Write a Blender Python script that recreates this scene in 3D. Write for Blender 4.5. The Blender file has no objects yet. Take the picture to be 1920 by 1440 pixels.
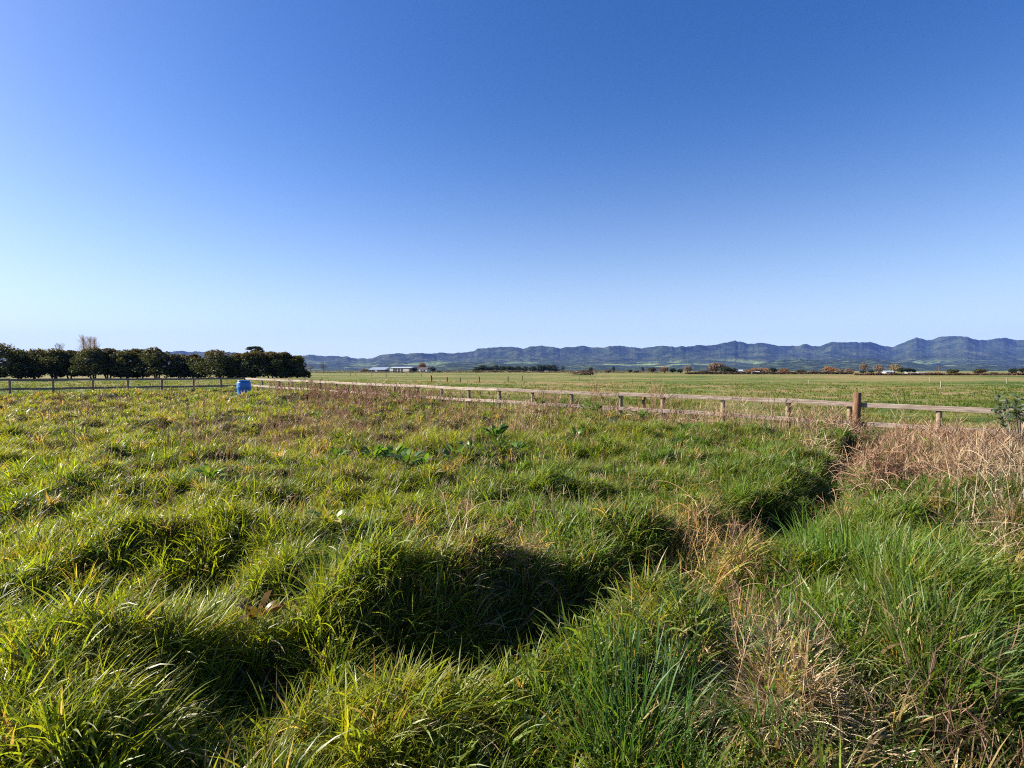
import bpy, math, random
import numpy as np
from mathutils import Vector, Matrix

# ------------------------------------------------------------------ camera, sky, sun, exposure
SC = bpy.context.scene
COL = SC.collection
R = math.radians
FPX, CX, CY, HOR = 1045.0, 960.0, 720.0, 695.0      # focal length, centre and horizon of the 1920x1440 photo
CAMZ = 1.6
PITCH = math.atan((CY - HOR) / FPX)
cam = bpy.data.cameras.new('camera')
cam.sensor_width = 36.0
cam.lens = 36.0 * FPX / 1920.0
cam.clip_start, cam.clip_end = 0.05, 60000
camo = bpy.data.objects.new('camera', cam)
COL.objects.link(camo)
camo.location = (0, 0, CAMZ)
camo.rotation_euler = (math.pi / 2 - PITCH, 0, 0)
SC.camera = camo

SUN_AZ_LEFT, SUN_EL = 80.0, 30.0                       # degrees to the left of straight ahead / above the horizon
world = bpy.data.worlds.new('World')
SC.world = world
world.use_nodes = True
wn = world.node_tree
bg = wn.nodes['Background']
sky = wn.nodes.new('ShaderNodeTexSky')
sky.sky_type = 'NISHITA'
sky.sun_disc = False
sky.sun_elevation = R(SUN_EL)
sky.sun_rotation = R(-SUN_AZ_LEFT)
sky.altitude = 0
sky.air_density = 1.0
sky.dust_density = 1.0
sky.ozone_density = 5.0
hsv = wn.nodes.new('ShaderNodeHueSaturation')
hsv.inputs['Saturation'].default_value = 1.25
hsv.inputs['Hue'].default_value = .512
wn.links.new(sky.outputs[0], hsv.inputs['Color'])
# pale band of air low over the horizon
tc = wn.nodes.new('ShaderNodeTexCoord'); sx = wn.nodes.new('ShaderNodeSeparateXYZ'); wn.links.new(tc.outputs['Generated'], sx.inputs[0])
mr = wn.nodes.new('ShaderNodeMapRange'); wn.links.new(sx.outputs[2], mr.inputs[0])
mr.inputs[1].default_value = 0; mr.inputs[2].default_value = .58; mr.inputs[3].default_value = 1; mr.inputs[4].default_value = 0
hz = wn.nodes.new('ShaderNodeMix'); hz.data_type = 'RGBA'
pw = wn.nodes.new('ShaderNodeMath'); pw.operation = 'POWER'; pw.inputs[1].default_value = 3.4; wn.links.new(mr.outputs[0], pw.inputs[0])
ml = wn.nodes.new('ShaderNodeMath'); ml.operation = 'MULTIPLY'; ml.inputs[1].default_value = .86; wn.links.new(pw.outputs[0], ml.inputs[0])
wn.links.new(ml.outputs[0], hz.inputs[0]); wn.links.new(hsv.outputs[0], hz.inputs[6]); hz.inputs[7].default_value = (5.6, 6.7, 7.5, 1)
wn.links.new(hz.outputs[2], bg.inputs[0])
bg.inputs[1].default_value = 0.059
sl = bpy.data.lights.new('sun', 'SUN')
sl.energy = 5.0
sl.angle = R(0.53)
sl.color = (1.0, 0.92, 0.80)
slo = bpy.data.objects.new('sun', sl)
COL.objects.link(slo)
sd = Vector((-math.sin(R(SUN_AZ_LEFT)) * math.cos(R(SUN_EL)), math.cos(R(SUN_AZ_LEFT)) * math.cos(R(SUN_EL)), math.sin(R(SUN_EL))))
slo.rotation_euler = sd.to_track_quat('Z', 'Y').to_euler()
slo.location = (-30, 5, 20)
SC.view_settings.view_transform = 'Standard'
SC.view_settings.look = 'None'
SC.view_settings.exposure = 1.52
SC.view_settings.gamma = 1.0
SC.render.engine = 'CYCLES'
SC.cycles.max_bounces = 6
SC.cycles.diffuse_bounces = 3
SC.cycles.glossy_bounces = 2
SC.cycles.transmission_bounces = 4
SC.cycles.volume_bounces = 0
SC.cycles.use_denoising = False
SC.cycles.filter_width = 1.1

rng = np.random.default_rng(7)
random.seed(7)

# ------------------------------------------------------------------ helpers
def ray(px, py):
    v = Vector(((px - CX) / FPX, (CY - py) / FPX, -1.0))
    return camo.rotation_euler.to_matrix() @ v
def gp(px, py, z=0.1):                                  # point of the level z seen at this pixel
    d = ray(px, py)
    k = (z - CAMZ) / d.z
    return d.x * k, d.y * k
def at(px, py, D):                                      # point at depth y = D
    d = ray(px, py)
    k = D / d.y
    return Vector((d.x * k, D, CAMZ + d.z * k))
CP, SP = math.cos(PITCH), math.sin(PITCH)
def pix(x, y, z):
    dz = z - CAMZ
    f = y * CP - dz * SP
    u = y * SP + dz * CP
    return CX + FPX * x / np.maximum(f, .05), CY - FPX * u / np.maximum(f, .05)
def ss(a, b, x):
    t = np.clip((x - a) / (b - a), 0, 1)
    return t * t * (3 - 2 * t)
def h2(ix, iy, seed):
    n = (ix.astype(np.int64) * 374761393 + iy.astype(np.int64) * 668265263 + seed * 974634777) & 0x7fffffff
    n = ((n ^ (n >> 13)) * 1274126177) & 0x7fffffff
    n = ((n ^ (n >> 16)) * 2246822519) & 0x7fffffff
    return ((n ^ (n >> 15)) & 0xffffff) / float(0xffffff)
def vn(x, y, seed=0):
    ix, iy = np.floor(x), np.floor(y)
    fx, fy = x - ix, y - iy
    fx = fx * fx * (3 - 2 * fx); fy = fy * fy * (3 - 2 * fy)
    a, b = h2(ix, iy, seed), h2(ix + 1, iy, seed)
    c, d = h2(ix, iy + 1, seed), h2(ix + 1, iy + 1, seed)
    return (a + (b - a) * fx) * (1 - fy) + (c + (d - c) * fx) * fy
def fbm(x, y, o=3, seed=0):
    s = 0; a = .5; t = 0
    for k in range(o):
        s = s + a * vn(x * 2 ** k + 17.3 * k, y * 2 ** k - 9.1 * k, seed + k); t += a; a *= .5
    return s / t
def domes(x, y, size, seed):                            # hummocks scattered over a jittered grid
    X, Y = x / size, y / size
    ix, iy = np.floor(X), np.floor(Y)
    out = np.zeros_like(X)
    for dx in (-1, 0, 1):
        for dy in (-1, 0, 1):
            cx, cy = ix + dx, iy + dy
            px = cx + .15 + .7 * h2(cx, cy, seed); py = cy + .15 + .7 * h2(cx, cy, seed + 1)
            r = .45 + .45 * h2(cx, cy, seed + 2); hh = .3 + .7 * h2(cx, cy, seed + 3)
            q = ((X - px) ** 2 + (Y - py) ** 2) / (r * r)
            out = np.maximum(out, hh * np.clip(1 - q, 0, 1) ** .8)
    return out

def link(o, parent=None):
    COL.objects.link(o)
    if parent: o.parent = parent
    return o
def tag(o, label=None, cat=None, group=None, kind=None):
    if label: o['label'] = label
    if cat: o['category'] = cat
    if group: o['group'] = group
    if kind: o['kind'] = kind
    return o
def empty(name, loc, rz=0):
    o = bpy.data.objects.new(name, None)
    o.empty_display_size = .2
    o.location = loc; o.rotation_euler = (0, 0, rz)
    return link(o)

def quads_obj(name, V, Q, mat, col=None, smooth=True, parent=None):   # numpy mesh of quads
    V = np.ascontiguousarray(V, dtype=np.float32).reshape(-1, 3)
    Q = np.ascontiguousarray(Q, dtype=np.int32).reshape(-1, 4)
    me = bpy.data.meshes.new(name)
    me.vertices.add(len(V)); me.vertices.foreach_set('co', V.ravel())
    me.loops.add(Q.size); me.loops.foreach_set('vertex_index', Q.ravel())
    me.polygons.add(len(Q))
    me.polygons.foreach_set('loop_start', np.arange(0, Q.size, 4, dtype=np.int32))
    me.polygons.foreach_set('use_smooth', np.full(len(Q), smooth, dtype=bool))
    if col is not None:
        a = me.attributes.new('col', 'FLOAT_COLOR', 'POINT')
        c = np.ones((len(V), 4), dtype=np.float32); c[:, :3] = col
        a.data.foreach_set('color', c.ravel())
    me.update(calc_edges=True)
    me.materials.append(mat)
    return link(bpy.data.objects.new(name, me), parent)

class MB:                                               # collects boxes, tubes and lathes for one mesh
    def __init__(s): s.v = []; s.f = []; s.sm = []
    def add(s, vs, fs, smooth=False):
        n = len(s.v); s.v += [tuple(v) for v in vs]
        s.f += [tuple(i + n for i in f) for f in fs]; s.sm += [smooth] * len(fs)
    def box(s, c, size, M=None):
        x, y, z = (k / 2 for k in size)
        vs = [Vector((a * x, b * y, e * z)) for a in (-1, 1) for b in (-1, 1) for e in (-1, 1)]
        if M: vs = [M @ v for v in vs]
        vs = [v + Vector(c) for v in vs]
        s.add(vs, [(0, 1, 3, 2), (4, 6, 7, 5), (0, 4, 5, 1), (2, 3, 7, 6), (0, 2, 6, 4), (1, 5, 7, 3)])
    def tube(s, pts, rad, n=8, cap=True, smooth=True):
        pts = [Vector(p) for p in pts]
        if not isinstance(rad, (list, tuple)): rad = [rad] * len(pts)
        rings = []
        for i, p in enumerate(pts):
            t = (pts[min(i + 1, len(pts) - 1)] - pts[max(i - 1, 0)]).normalized()
            a = t.cross(Vector((.31, .87, .39))).normalized(); b = t.cross(a)
            rings.append([p + (a * math.cos(2 * math.pi * k / n) + b * math.sin(2 * math.pi * k / n)) * rad[i] for k in range(n)])
        vs = [v for r in rings for v in r]; fs = []
        for i in range(len(pts) - 1):
            for k in range(n):
                k2 = (k + 1) % n
                fs.append((i * n + k, i * n + k2, (i + 1) * n + k2, (i + 1) * n + k))
        s.add(vs, fs, smooth)
        if cap:
            s.add(rings[0], [tuple(range(n))[::-1]]); s.add(rings[-1], [tuple(range(n))])
    def lathe(s, prof, n=32, c=(0, 0, 0), smooth=True):
        vs = [(c[0] + r * math.cos(2 * math.pi * k / n), c[1] + r * math.sin(2 * math.pi * k / n), c[2] + z) for r, z in prof for k in range(n)]
        fs = [(i * n + k, i * n + (k + 1) % n, (i + 1) * n + (k + 1) % n, (i + 1) * n + k) for i in range(len(prof) - 1) for k in range(n)]
        s.add(vs, fs, smooth)
    def build(s, name, mat, parent=None, bevel=0):
        me = bpy.data.meshes.new(name)
        me.from_pydata(s.v, [], s.f)
        me.polygons.foreach_set('use_smooth', s.sm)
        me.materials.append(mat)
        o = link(bpy.data.objects.new(name, me), parent)
        if bevel:
            b = o.modifiers.new('bevel', 'BEVEL'); b.width = bevel; b.segments = 2
        return o

# ------------------------------------------------------------------ materials
def nt(name):
    m = bpy.data.materials.new(name); m.use_nodes = True
    t = m.node_tree; t.nodes.clear()
    out = t.nodes.new('ShaderNodeOutputMaterial')
    return m, t, out
def N(t, typ, **kw):
    n = t.nodes.new(typ)
    for k, v in kw.items():
        if k in n.inputs: n.inputs[k].default_value = v
        else: setattr(n, k, v)
    return n
def ramp(t, fac, stops):
    r = t.nodes.new('ShaderNodeValToRGB')
    e = r.color_ramp.elements
    while len(e) < len(stops): e.new(.5)
    for k, (p, c) in enumerate(stops):
        e[k].position = p; e[k].color = (*c, 1)
    t.links.new(fac, r.inputs[0])
    return r.outputs[0]
def noise(t, scale, detail=4, rough=.55, vec=None, dim=None):
    n = N(t, 'ShaderNodeTexNoise', Scale=scale, Detail=detail, Roughness=rough)
    if vec: t.links.new(vec, n.inputs['Vector'])
    return n.outputs['Fac']
def pos(t): return t.nodes.new('ShaderNodeNewGeometry').outputs['Position']
def objco(t): return t.nodes.new('ShaderNodeTexCoord').outputs['Object']

def veg_mat(name, trans=.4, rough=.45, spec=.35, warm=(1.25, 1.2, .45)):
    m, t, out = nt(name)
    a = N(t, 'ShaderNodeAttribute', attribute_name='col')
    p = N(t, 'ShaderNodeBsdfPrincipled', Roughness=rough)
    p.inputs['Specular IOR Level'].default_value = spec
    t.links.new(a.outputs['Color'], p.inputs['Base Color'])
    mul = N(t, 'ShaderNodeMix', data_type='RGBA', blend_type='MULTIPLY')
    mul.inputs[0].default_value = 1
    t.links.new(a.outputs['Color'], mul.inputs[6]); mul.inputs[7].default_value = (*warm, 1)
    tr = N(t, 'ShaderNodeBsdfTranslucent')
    t.links.new(mul.outputs[2], tr.inputs['Color'])
    mx = N(t, 'ShaderNodeMixShader'); mx.inputs[0].default_value = trans
    t.links.new(p.outputs[0], mx.inputs[1]); t.links.new(tr.outputs[0], mx.inputs[2])
    t.links.new(mx.outputs[0], out.inputs[0])
    return m
def plain(name, stops, scale=3, rough=.7, spec=.3, stretch=None, bump=0, detail=5, metallic=0):
    m, t, out = nt(name)
    v = objco(t)
    if stretch:
        mp = N(t, 'ShaderNodeMapping', Scale=stretch); t.links.new(v, mp.inputs[0]); v = mp.outputs[0]
    f = noise(t, scale, detail, .6, v)
    p = N(t, 'ShaderNodeBsdfPrincipled', Roughness=rough, Metallic=metallic)
    p.inputs['Specular IOR Level'].default_value = spec
    t.links.new(ramp(t, f, stops), p.inputs['Base Color'])
    if bump:
        b = N(t, 'ShaderNodeBump', Strength=.6, Distance=bump)
        t.links.new(f, b.inputs['Height']); t.links.new(b.outputs[0], p.inputs['Normal'])
    t.links.new(p.outputs[0], out.inputs[0])
    return m

M_grass = veg_mat('grass_blades', .50, .44, .38, (1.4, 1.3, .4))
M_short = veg_mat('grazed_grass', .45, .6, .15, (1.3, 1.2, .5))
M_dry = veg_mat('dry_stems', .22, .6, .25, (1.1, 1.0, .8))
M_leaf = veg_mat('tree_leaves', .32, .6, .2, (1.2, 1.05, .5))
M_dock = veg_mat('broad_leaves', .42, .4, .4)
M_bark = plain('bark', [(.3, (.05, .038, .028)), (.7, (.13, .1, .075))], 6, .9)
M_rail_bleached = plain('weathered_rail', [(.32, (.13, .10, .075)), (.45, (.30, .235, .185)), (.6, (.42, .35, .29)), (.72, (.54, .47, .41))], 4, .85, .15, (.9, 8, 16), .006, 8)  # bleached wood of the left-hand bays
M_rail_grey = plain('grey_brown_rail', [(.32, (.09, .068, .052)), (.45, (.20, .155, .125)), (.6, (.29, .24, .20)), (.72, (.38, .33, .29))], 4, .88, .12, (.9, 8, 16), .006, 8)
M_rail_shaded = plain('shaded_rail', [(.3, (.12, .10, .075)), (.7, (.25, .215, .17))], 5, .85, .2, (.8, 8, 14), .004)  # darker copy for the left fence, its shade put into the wood colour
M_post = plain('fence_post_wood', [(.3, (.13, .095, .06)), (.6, (.30, .235, .16)), (.8, (.36, .30, .22))], 5, .85, .2, (7, 7, .8), .006)
M_strainer = plain('brown_post_wood', [(.3, (.06, .032, .018)), (.55, (.16, .085, .045)), (.8, (.27, .16, .09))], 6, .8, .25, (7, 7, .7), .008)
M_pale = plain('pale_post_wood', [(.3, (.15, .135, .10)), (.7, (.27, .25, .19))], 5, .8, .2, (6, 6, .8))
M_blue = plain('blue_plastic', [(.35, (.014, .14, .42)), (.75, (.025, .19, .52))], 3.5, .38, .5)
M_blackcap = plain('black_plastic', [(.3, (.015, .015, .017)), (.7, (.03, .03, .032))], 5, .5)
M_wire = plain('wire', [(.3, (.2, .2, .2)), (.7, (.3, .3, .29))], 5, .5, .5, metallic=.6)
M_white = plain('white_wall', [(.3, (.52, .50, .47)), (.7, (.7, .69, .66))], 1.2, .7)
M_cream = plain('cream_wall', [(.3, (.52, .47, .38)), (.7, (.62, .57, .48))], 1.2, .7)
M_roofp = plain('pale_metal_roof', [(.3, (.30, .32, .35)), (.7, (.42, .44, .46))], 1.5, .45, .5)
M_roofb = plain('blue_grey_roof', [(.3, (.17, .21, .28)), (.7, (.25, .29, .37))], 1.5, .5, .5)
M_roofd = plain('dark_roof', [(.3, (.05, .04, .04)), (.7, (.1, .075, .07))], 1.5, .7)
M_darkin = plain('shed_interior_shade', [(.3, (.07, .075, .085)), (.7, (.13, .13, .14))], 1.5, .8)  # dark colour stands in for the shade inside the open bays
M_glass = plain('window_glass', [(.3, (.015, .018, .022)), (.7, (.03, .035, .04))], 2, .12, .6)

# ------------------------------------------------------------------ land form
FC = np.array([-14.1, 29.5])                            # the fence corner, with the two fence lines leaving it
FR = np.array([8.36, 9.0]); FL = np.array([-21.3, 19.3])
def fence_xy(px):                                       # where the pixel column meets a fence line
    a, b = (FC, FR) if px > 460 else (FC, FL)
    k = (px - CX) / FPX / CP
    t = (a[0] - k * a[1]) / (k * (b[1] - a[1]) - (b[0] - a[0]))
    return a + t * (b - a)
def outside(x, y):                                      # metres beyond the fences (negative: the near, rough paddock)
    nr = np.array([-(FR - FC)[1], (FR - FC)[0]]); nr = nr / np.linalg.norm(nr)
    if nr[1] < 0: nr = -nr
    nl = np.array([-(FL - FC)[1], (FL - FC)[0]]); nl = nl / np.linalg.norm(nl)
    if nl[0] > 0: nl = -nl
    a = (x - FC[0]) * nr[0] + (y - FC[1]) * nr[1]
    b = (x - FC[0]) * nl[0] + (y - FC[1]) * nl[1]
    return np.maximum(a, b)
DITCH = [(*gp(p, q, z), w, d) for p, q, z, w, d in [(1690, 850, -.2, .3, .08), (1650, 885, -.2, .3, .12), (1605, 932, -.25, .36, .55), (1560, 975, -.2, .28, .18), (1510, 1020, -.2, .30, .22), (1465, 1060, -.25, .44, .9),
         (1390, 1115, -.2, .36, .45), (1290, 1165, -.15, .32, .22), (1160, 1240, -.15, .36, .52), (1000, 1280, -.1, .40, .62), (840, 1300, -.05, .34, .42), (620, 1335, 0, .3, .2), (350, 1390, .05, .28, .2)]]
def ditch(x, y):                                        # depth of the drain below the field
    out = np.zeros_like(x)
    for (x0, y0, w0, d0), (x1, y1, w1, d1) in zip(DITCH[:-1], DITCH[1:]):
        dx, dy = x1 - x0, y1 - y0
        t = np.clip(((x - x0) * dx + (y - y0) * dy) / (dx * dx + dy * dy), 0, 1)
        r = np.hypot(x - x0 - t * dx, y - y0 - t * dy)
        w = w0 + (w1 - w0) * t; d = d0 + (d1 - d0) * t
        out = np.maximum(out, d * (1 - ss(.3, 1.1, r / w)))
    return out
MOUNDS = [(*gp(p, q, .25), r, h) for p, q, r, h in [   # single large tussocks and banks
    (800, 1150, .58, .24), (960, 1130, .4, .12), (1080, 1010, .8, .18), (1310, 1010, .6, .20), (330, 1000, .6, .14), (480, 1020, .5, .12), (110, 930, .8, .16), (312, 815, .55, .22),
    (1740, 985, 1.0, .16), (1660, 1160, .6, .10), (1450, 870, 1.0, .16), (1820, 900, 1.2, .15), (1480, 930, .8, .18), (1720, 1240, .55, .18), (1850, 1000, 1.0, .2),
    (560, 760, 1.6, .2), (980, 762, 1.0, .2), (1440, 1330, .4, .12)]]
def ground_z(x, y, fine=True):
    x = np.asarray(x, float); y = np.asarray(y, float)
    d = np.hypot(x, y)
    z = (.18 - .011 * np.clip(x, -25, 12)) * (1 - ss(45, 150, d))
    o = outside(x, y)
    inn = 1 - ss(-1.2, .6, o)
    rough = inn * (1 - .25 * ss(12, 28, d))
    z = z + rough * (.17 * domes(x, y, 1.05, 3) + .16 * domes(x, y, .55, 11) + .06 * domes(x, y, .27, 13) + .24 * (fbm(x / 2.6, y / 2.6, 2, 5) - .5))
    z = z + (.24 + .04 * ss(0, -14, x)) * ss(-4, -.5, o) * (1 - ss(-.1, .7, o)) * (.8 + .5 * (fbm(x / 1.9, y / 1.9, 2, 15) - .5))
    z = z + (1 - inn) * (1 - ss(60, 120, d)) * (.10 * (fbm(x / 5, y / 5, 3, 21) - .5) + .05 * domes(x, y, .9, 31))
    z = z - inn * (.30 * np.clip(domes(x, y, 1.5, 51) - .25, 0, 1) + .26 * np.clip(domes(x, y, .8, 57) - .3, 0, 1)) * ss(1.5, 3, d)
    for mx, my, r, h in MOUNDS:
        q = ((x - mx) ** 2 + (y - my) ** 2) / (r * r)
        z = z + h * np.exp(-q * 1.6)
    z = z - ditch(x, y) * (1 + .3 * (fbm(x / .7, y / .7, 2, 9) - .5))
    z = z - .22 * ss(3.3, 1.6, d)
    return z

def build_ground():
    fwd = np.linspace(-68, 68, 620); back = np.linspace(68, 292, 40)[1:-1]
    ang = np.radians(np.concatenate([fwd, back]))
    rad = np.concatenate([[.25], np.geomspace(.6, 45, 330), np.geomspace(45, 10000, 90)[1:]])
    A, Rr = np.meshgrid(ang, rad)
    X, Y = Rr * np.sin(A), Rr * np.cos(A)
    Z = ground_z(X, Y)
    V = np.stack([X, Y, Z], -1)
    nr, na = X.shape
    i, j = np.meshgrid(np.arange(nr - 1), np.arange(na), indexing='ij')
    j2 = (j + 1) % na
    Q = np.stack([i * na + j, (i + 1) * na + j, (i + 1) * na + j2, i * na + j2], -1)
    m, t, out = nt('pasture_soil')
    P = pos(t)
    # distance from the origin of the paddock tells the rough near paddock (thatch) from grazed pasture
    sep = N(t, 'ShaderNodeSeparateXYZ'); t.links.new(P, sep.inputs[0])
    near = ramp(t, noise(t, 9, 6, .7, P), [(.3, (.018, .022, .008)), (.55, (.045, .05, .017)), (.75, (.10, .085, .04))])
    mpb = N(t, 'ShaderNodeMapping', Scale=(.55, .8, 1)); t.links.new(P, mpb.inputs[0])
    big = noise(t, .030, 5, .62, mpb.outputs[0])
    mp = N(t, 'ShaderNodeMapping', Scale=(.35, 1.0, 1)); t.links.new(P, mp.inputs[0])
    mid = noise(t, .35, 5, .65, mp.outputs[0])
    ad = N(t, 'ShaderNodeMath', operation='ADD'); t.links.new(big, ad.inputs[0]); t.links.new(mid, ad.inputs[1])
    hf = N(t, 'ShaderNodeMath', operation='MULTIPLY'); hf.inputs[1].default_value = .5; t.links.new(ad.outputs[0], hf.inputs[0])
    far = ramp(t, hf.outputs[0], [(.41, (.042, .078, .013)), (.46, (.085, .120, .022)), (.505, (.15, .155, .040)), (.55, (.25, .18, .085))])
    at_ = N(t, 'ShaderNodeAttribute', attribute_name='grazed')
    mx = N(t, 'ShaderNodeMix', data_type='RGBA'); t.links.new(at_.outputs['Fac'], mx.inputs[0])
    t.links.new(near, mx.inputs[6]); t.links.new(far, mx.inputs[7])
    p = N(t, 'ShaderNodeBsdfPrincipled', Roughness=.9); p.inputs['Specular IOR Level'].default_value = .1
    t.links.new(mx.outputs[2], p.inputs['Base Color'])
    b = N(t, 'ShaderNodeBump', Strength=1.0, Distance=.12)
    t.links.new(noise(t, 5, 6, .7, P), b.inputs['Height']); t.links.new(b.outputs[0], p.inputs['Normal'])
    t.links.new(p.outputs[0], out.inputs[0])
    o = quads_obj('ground', V, Q, m)
    a = o.data.attributes.new('grazed', 'FLOAT', 'POINT')
    a.data.foreach_set('value', ss(-.5, 1.5, outside(X, Y)).astype(np.float32).ravel())
    tag(o, kind='structure')
build_ground()

# ------------------------------------------------------------------ hills
RIDGE = [(-700, 672), (-300, 664), (0, 660), (200, 664), (320, 660), (343, 657), (357, 661), (370, 658), (383, 660), (400, 657), (450, 662), (558, 667), (580, 665), (603, 667), (650, 668), (665, 672),
    (698, 672), (712, 666), (747, 662), (763, 664), (782, 661), (810, 663), (830, 661), (848, 662.5), (857, 661), (873, 661), (887, 659), (895, 654), (915, 652), (948, 650), (970, 651),
    (982, 655), (993, 650), (1015, 648), (1035, 650), (1050, 653), (1063, 650.5), (1077, 651), (1093, 648), (1107, 650.5), (1130, 652), (1143, 649), (1157, 648), (1170, 649), (1182, 651),
    (1202, 652.5), (1223, 651), (1235, 648), (1250, 648), (1265, 651), (1277, 649), (1285, 650.5), (1305, 647), (1327, 648), (1360, 642.5), (1372, 639.5), (1377, 637.6), (1382, 640), (1393, 640.5), (1403, 645), (1422, 642.5),
    (1438, 643.7), (1460, 648.7), (1497, 648), (1511, 644.3), (1520, 648.7), (1538, 649), (1547, 644.7), (1557, 641), (1572, 642), (1597, 641.7), (1632, 641), (1655, 648.7), (1673, 651), (1693, 642),
    (1717, 632.8), (1737, 637.5), (1747, 636.7), (1762, 631), (1787, 630), (1813, 631), (1823, 636), (1842, 637.5), (1883, 633), (1903, 637.5), (1920, 636.7), (2050, 640), (2300, 634), (2700, 645)]
def build_hills():
    px = np.linspace(-330, 2250, 1300)
    rx, ry = np.array(RIDGE).T
    prof = (HOR - np.interp(px, rx, ry)) / FPX
    prof = prof + (vn(px / 7, px * 0, 4) - .5) * .0012 + (vn(px / 2.6, px * 0 + 2, 8) - .5) * .0009
    tan = (px - CX) / FPX
    T = np.linspace(0, 1.10, 170)
    TT, PX = np.meshgrid(T, px, indexing='ij')
    dr = 8150 + 800 * (fbm(px / 260, px * 0 + 3, 2, 2) - .5) * 2 + 700 * (fbm(px / 70, px * 0 + 5, 2, 6) - .5)
    D = 4300 + (dr[None, :] - 4300) * TT
    X = tan[None, :] * D
    wx = X + 700 * (fbm(X / 1700, D / 1700, 2, 43) - .5) + .7 * D; wy = D + 500 * (fbm(X / 1300, D / 1300, 2, 44) - .5)
    def ridged(a, b, sd): return np.abs(2 * vn(wx / a, wy / b, sd) - 1)
    spur = ridged(620, 1500, 41); spur2 = ridged(300, 620, 47); spur3 = ridged(130, 240, 49)
    s = np.clip(TT, 0, 1)
    shape = np.where(TT <= 1, s ** .95, np.maximum(0, 1 - (TT - 1) * 2.2))
    cut = (1 - s ** 14)
    shape = shape * (1 - cut * (.12 * (1 - s) + .42 * spur + .24 * spur2 + .10 * spur3))
    for tk, f0, amp, sc_, sd_k in ((.30, .16, .5, 800, 141), (.47, .30, .6, 1000, 142), (.63, .45, .55, 1100, 143), (.80, .62, .45, 1300, 144)):
        cr = tk + .10 * (vn(X[0] / 1600, X[0] * 0, sd_k + 9) - .5)                # where this nearer crest line runs
        fk = f0 * (1 - amp) + f0 * amp * 2.0 * fbm(X / sc_, X * 0 + .3 * D / 4000, 3, sd_k)
        u = (TT - cr[None, :]) / .085
        fall = np.where(u < 0, np.exp(-(u * .9) ** 2), np.exp(-(u * 1.1) ** 2)) * (1 - .22 * spur2 - .1 * spur3)
        shape = np.maximum(shape, fk * fall)
    Hh = prof[None, :] * D * np.clip(shape, 0, 1) - 2 * (TT < .02)
    V = np.stack([X, D, np.maximum(Hh, -1) + CAMZ * s], -1)
    n, k = X.shape
    i, j = np.meshgrid(np.arange(n - 1), np.arange(k - 1), indexing='ij')
    Q = np.stack([i * k + j, i * k + j + 1, (i + 1) * k + j + 1, (i + 1) * k + j], -1)
    m, t, out = nt('forested_range')
    P = pos(t)
    f = noise(t, .006, 7, .68, P)
    forest = ramp(t, f, [(.36, (.006, .012, .005)), (.52, (.030, .042, .016)), (.70, (.075, .078, .032))])
    p = N(t, 'ShaderNodeBsdfPrincipled', Roughness=.95); p.inputs['Specular IOR Level'].default_value = .05
    pat = ramp(t, noise(t, .0016, 5, .6, P), [(.53, (0, 0, 0)), (.57, (1, 1, 1))])
    sep = N(t, 'ShaderNodeSeparateXYZ'); t.links.new(P, sep.inputs[0])
    low = N(t, 'ShaderNodeMapRange'); t.links.new(sep.outputs[2], low.inputs[0])
    low.inputs[1].default_value = 60; low.inputs[2].default_value = 150; low.inputs[3].default_value = 1; low.inputs[4].default_value = 0
    mu = N(t, 'ShaderNodeMath', operation='MULTIPLY'); t.links.new(pat, mu.inputs[0]); t.links.new(low.outputs[0], mu.inputs[1])
    mx = N(t, 'ShaderNodeMix', data_type='RGBA'); t.links.new(mu.outputs[0], mx.inputs[0]); t.links.new(forest, mx.inputs[6])
    mx.inputs[7].default_value = (.16, .21, .07, 1)
    t.links.new(mx.outputs[2], p.inputs['Base Color'])
    b = N(t, 'ShaderNodeBump', Strength=1, Distance=60)
    t.links.new(noise(t, .006, 5, .7, P), b.inputs['Height']); t.links.new(b.outputs[0], p.inputs['Normal'])
    t.links.new(p.outputs[0], out.inputs[0])
    tag(quads_obj('hills', V, Q, m), kind='structure')
    # lower farmed foothills in front
    px = np.linspace(-350, 2300, 700)
    T = np.linspace(0, 1.3, 36)
    TT, PX = np.meshgrid(T, px, indexing='ij')
    D = 3000 + 1500 * TT
    X = (PX - CX) / FPX * D
    hp = (2 + 34 * np.clip(fbm(px / 150, px * 0, 3, 71) - .25, 0, 1) ** 1.2 * ss(520, 820, px)) / FPX
    hp = hp * (.45 + .55 * ss(600, 760, px))
    s = np.clip(TT, 0, 1)
    sh = np.where(TT <= 1, s ** .8, np.maximum(0, 1 - (TT - 1) * 3))
    Z = hp[None] * D * sh * (.35 + 1.3 * (1 - np.abs(2 * fbm(X / 420, D / 700, 3, 77) - 1)) * .75)
    V = np.stack([X, D, Z - 1.5 + CAMZ * s], -1)
    n, k = X.shape
    i, j = np.meshgrid(np.arange(n - 1), np.arange(k - 1), indexing='ij')
    Q = np.stack([i * k + j, i * k + j + 1, (i + 1) * k + j + 1, (i + 1) * k + j], -1)
    m, t, out = nt('foothill_farmland')
    P = pos(t)
    c = ramp(t, noise(t, .012, 7, .75, P), [(.48, (.012, .022, .010)), (.54, (.03, .042, .016)), (.565, (.075, .10, .034)), (.62, (.10, .125, .045)), (.72, (.13, .13, .06))])
    p = N(t, 'ShaderNodeBsdfPrincipled', Roughness=.95); p.inputs['Specular IOR Level'].default_value = .05
    t.links.new(c, p.inputs['Base Color'])
    b = N(t, 'ShaderNodeBump', Strength=1, Distance=15)
    t.links.new(noise(t, .02, 5, .7, P), b.inputs['Height']); t.links.new(b.outputs[0], p.inputs['Normal'])
    t.links.new(p.outputs[0], out.inputs[0])
    tag(quads_obj('foothills', V, Q, m), kind='structure')
build_hills()

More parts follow.
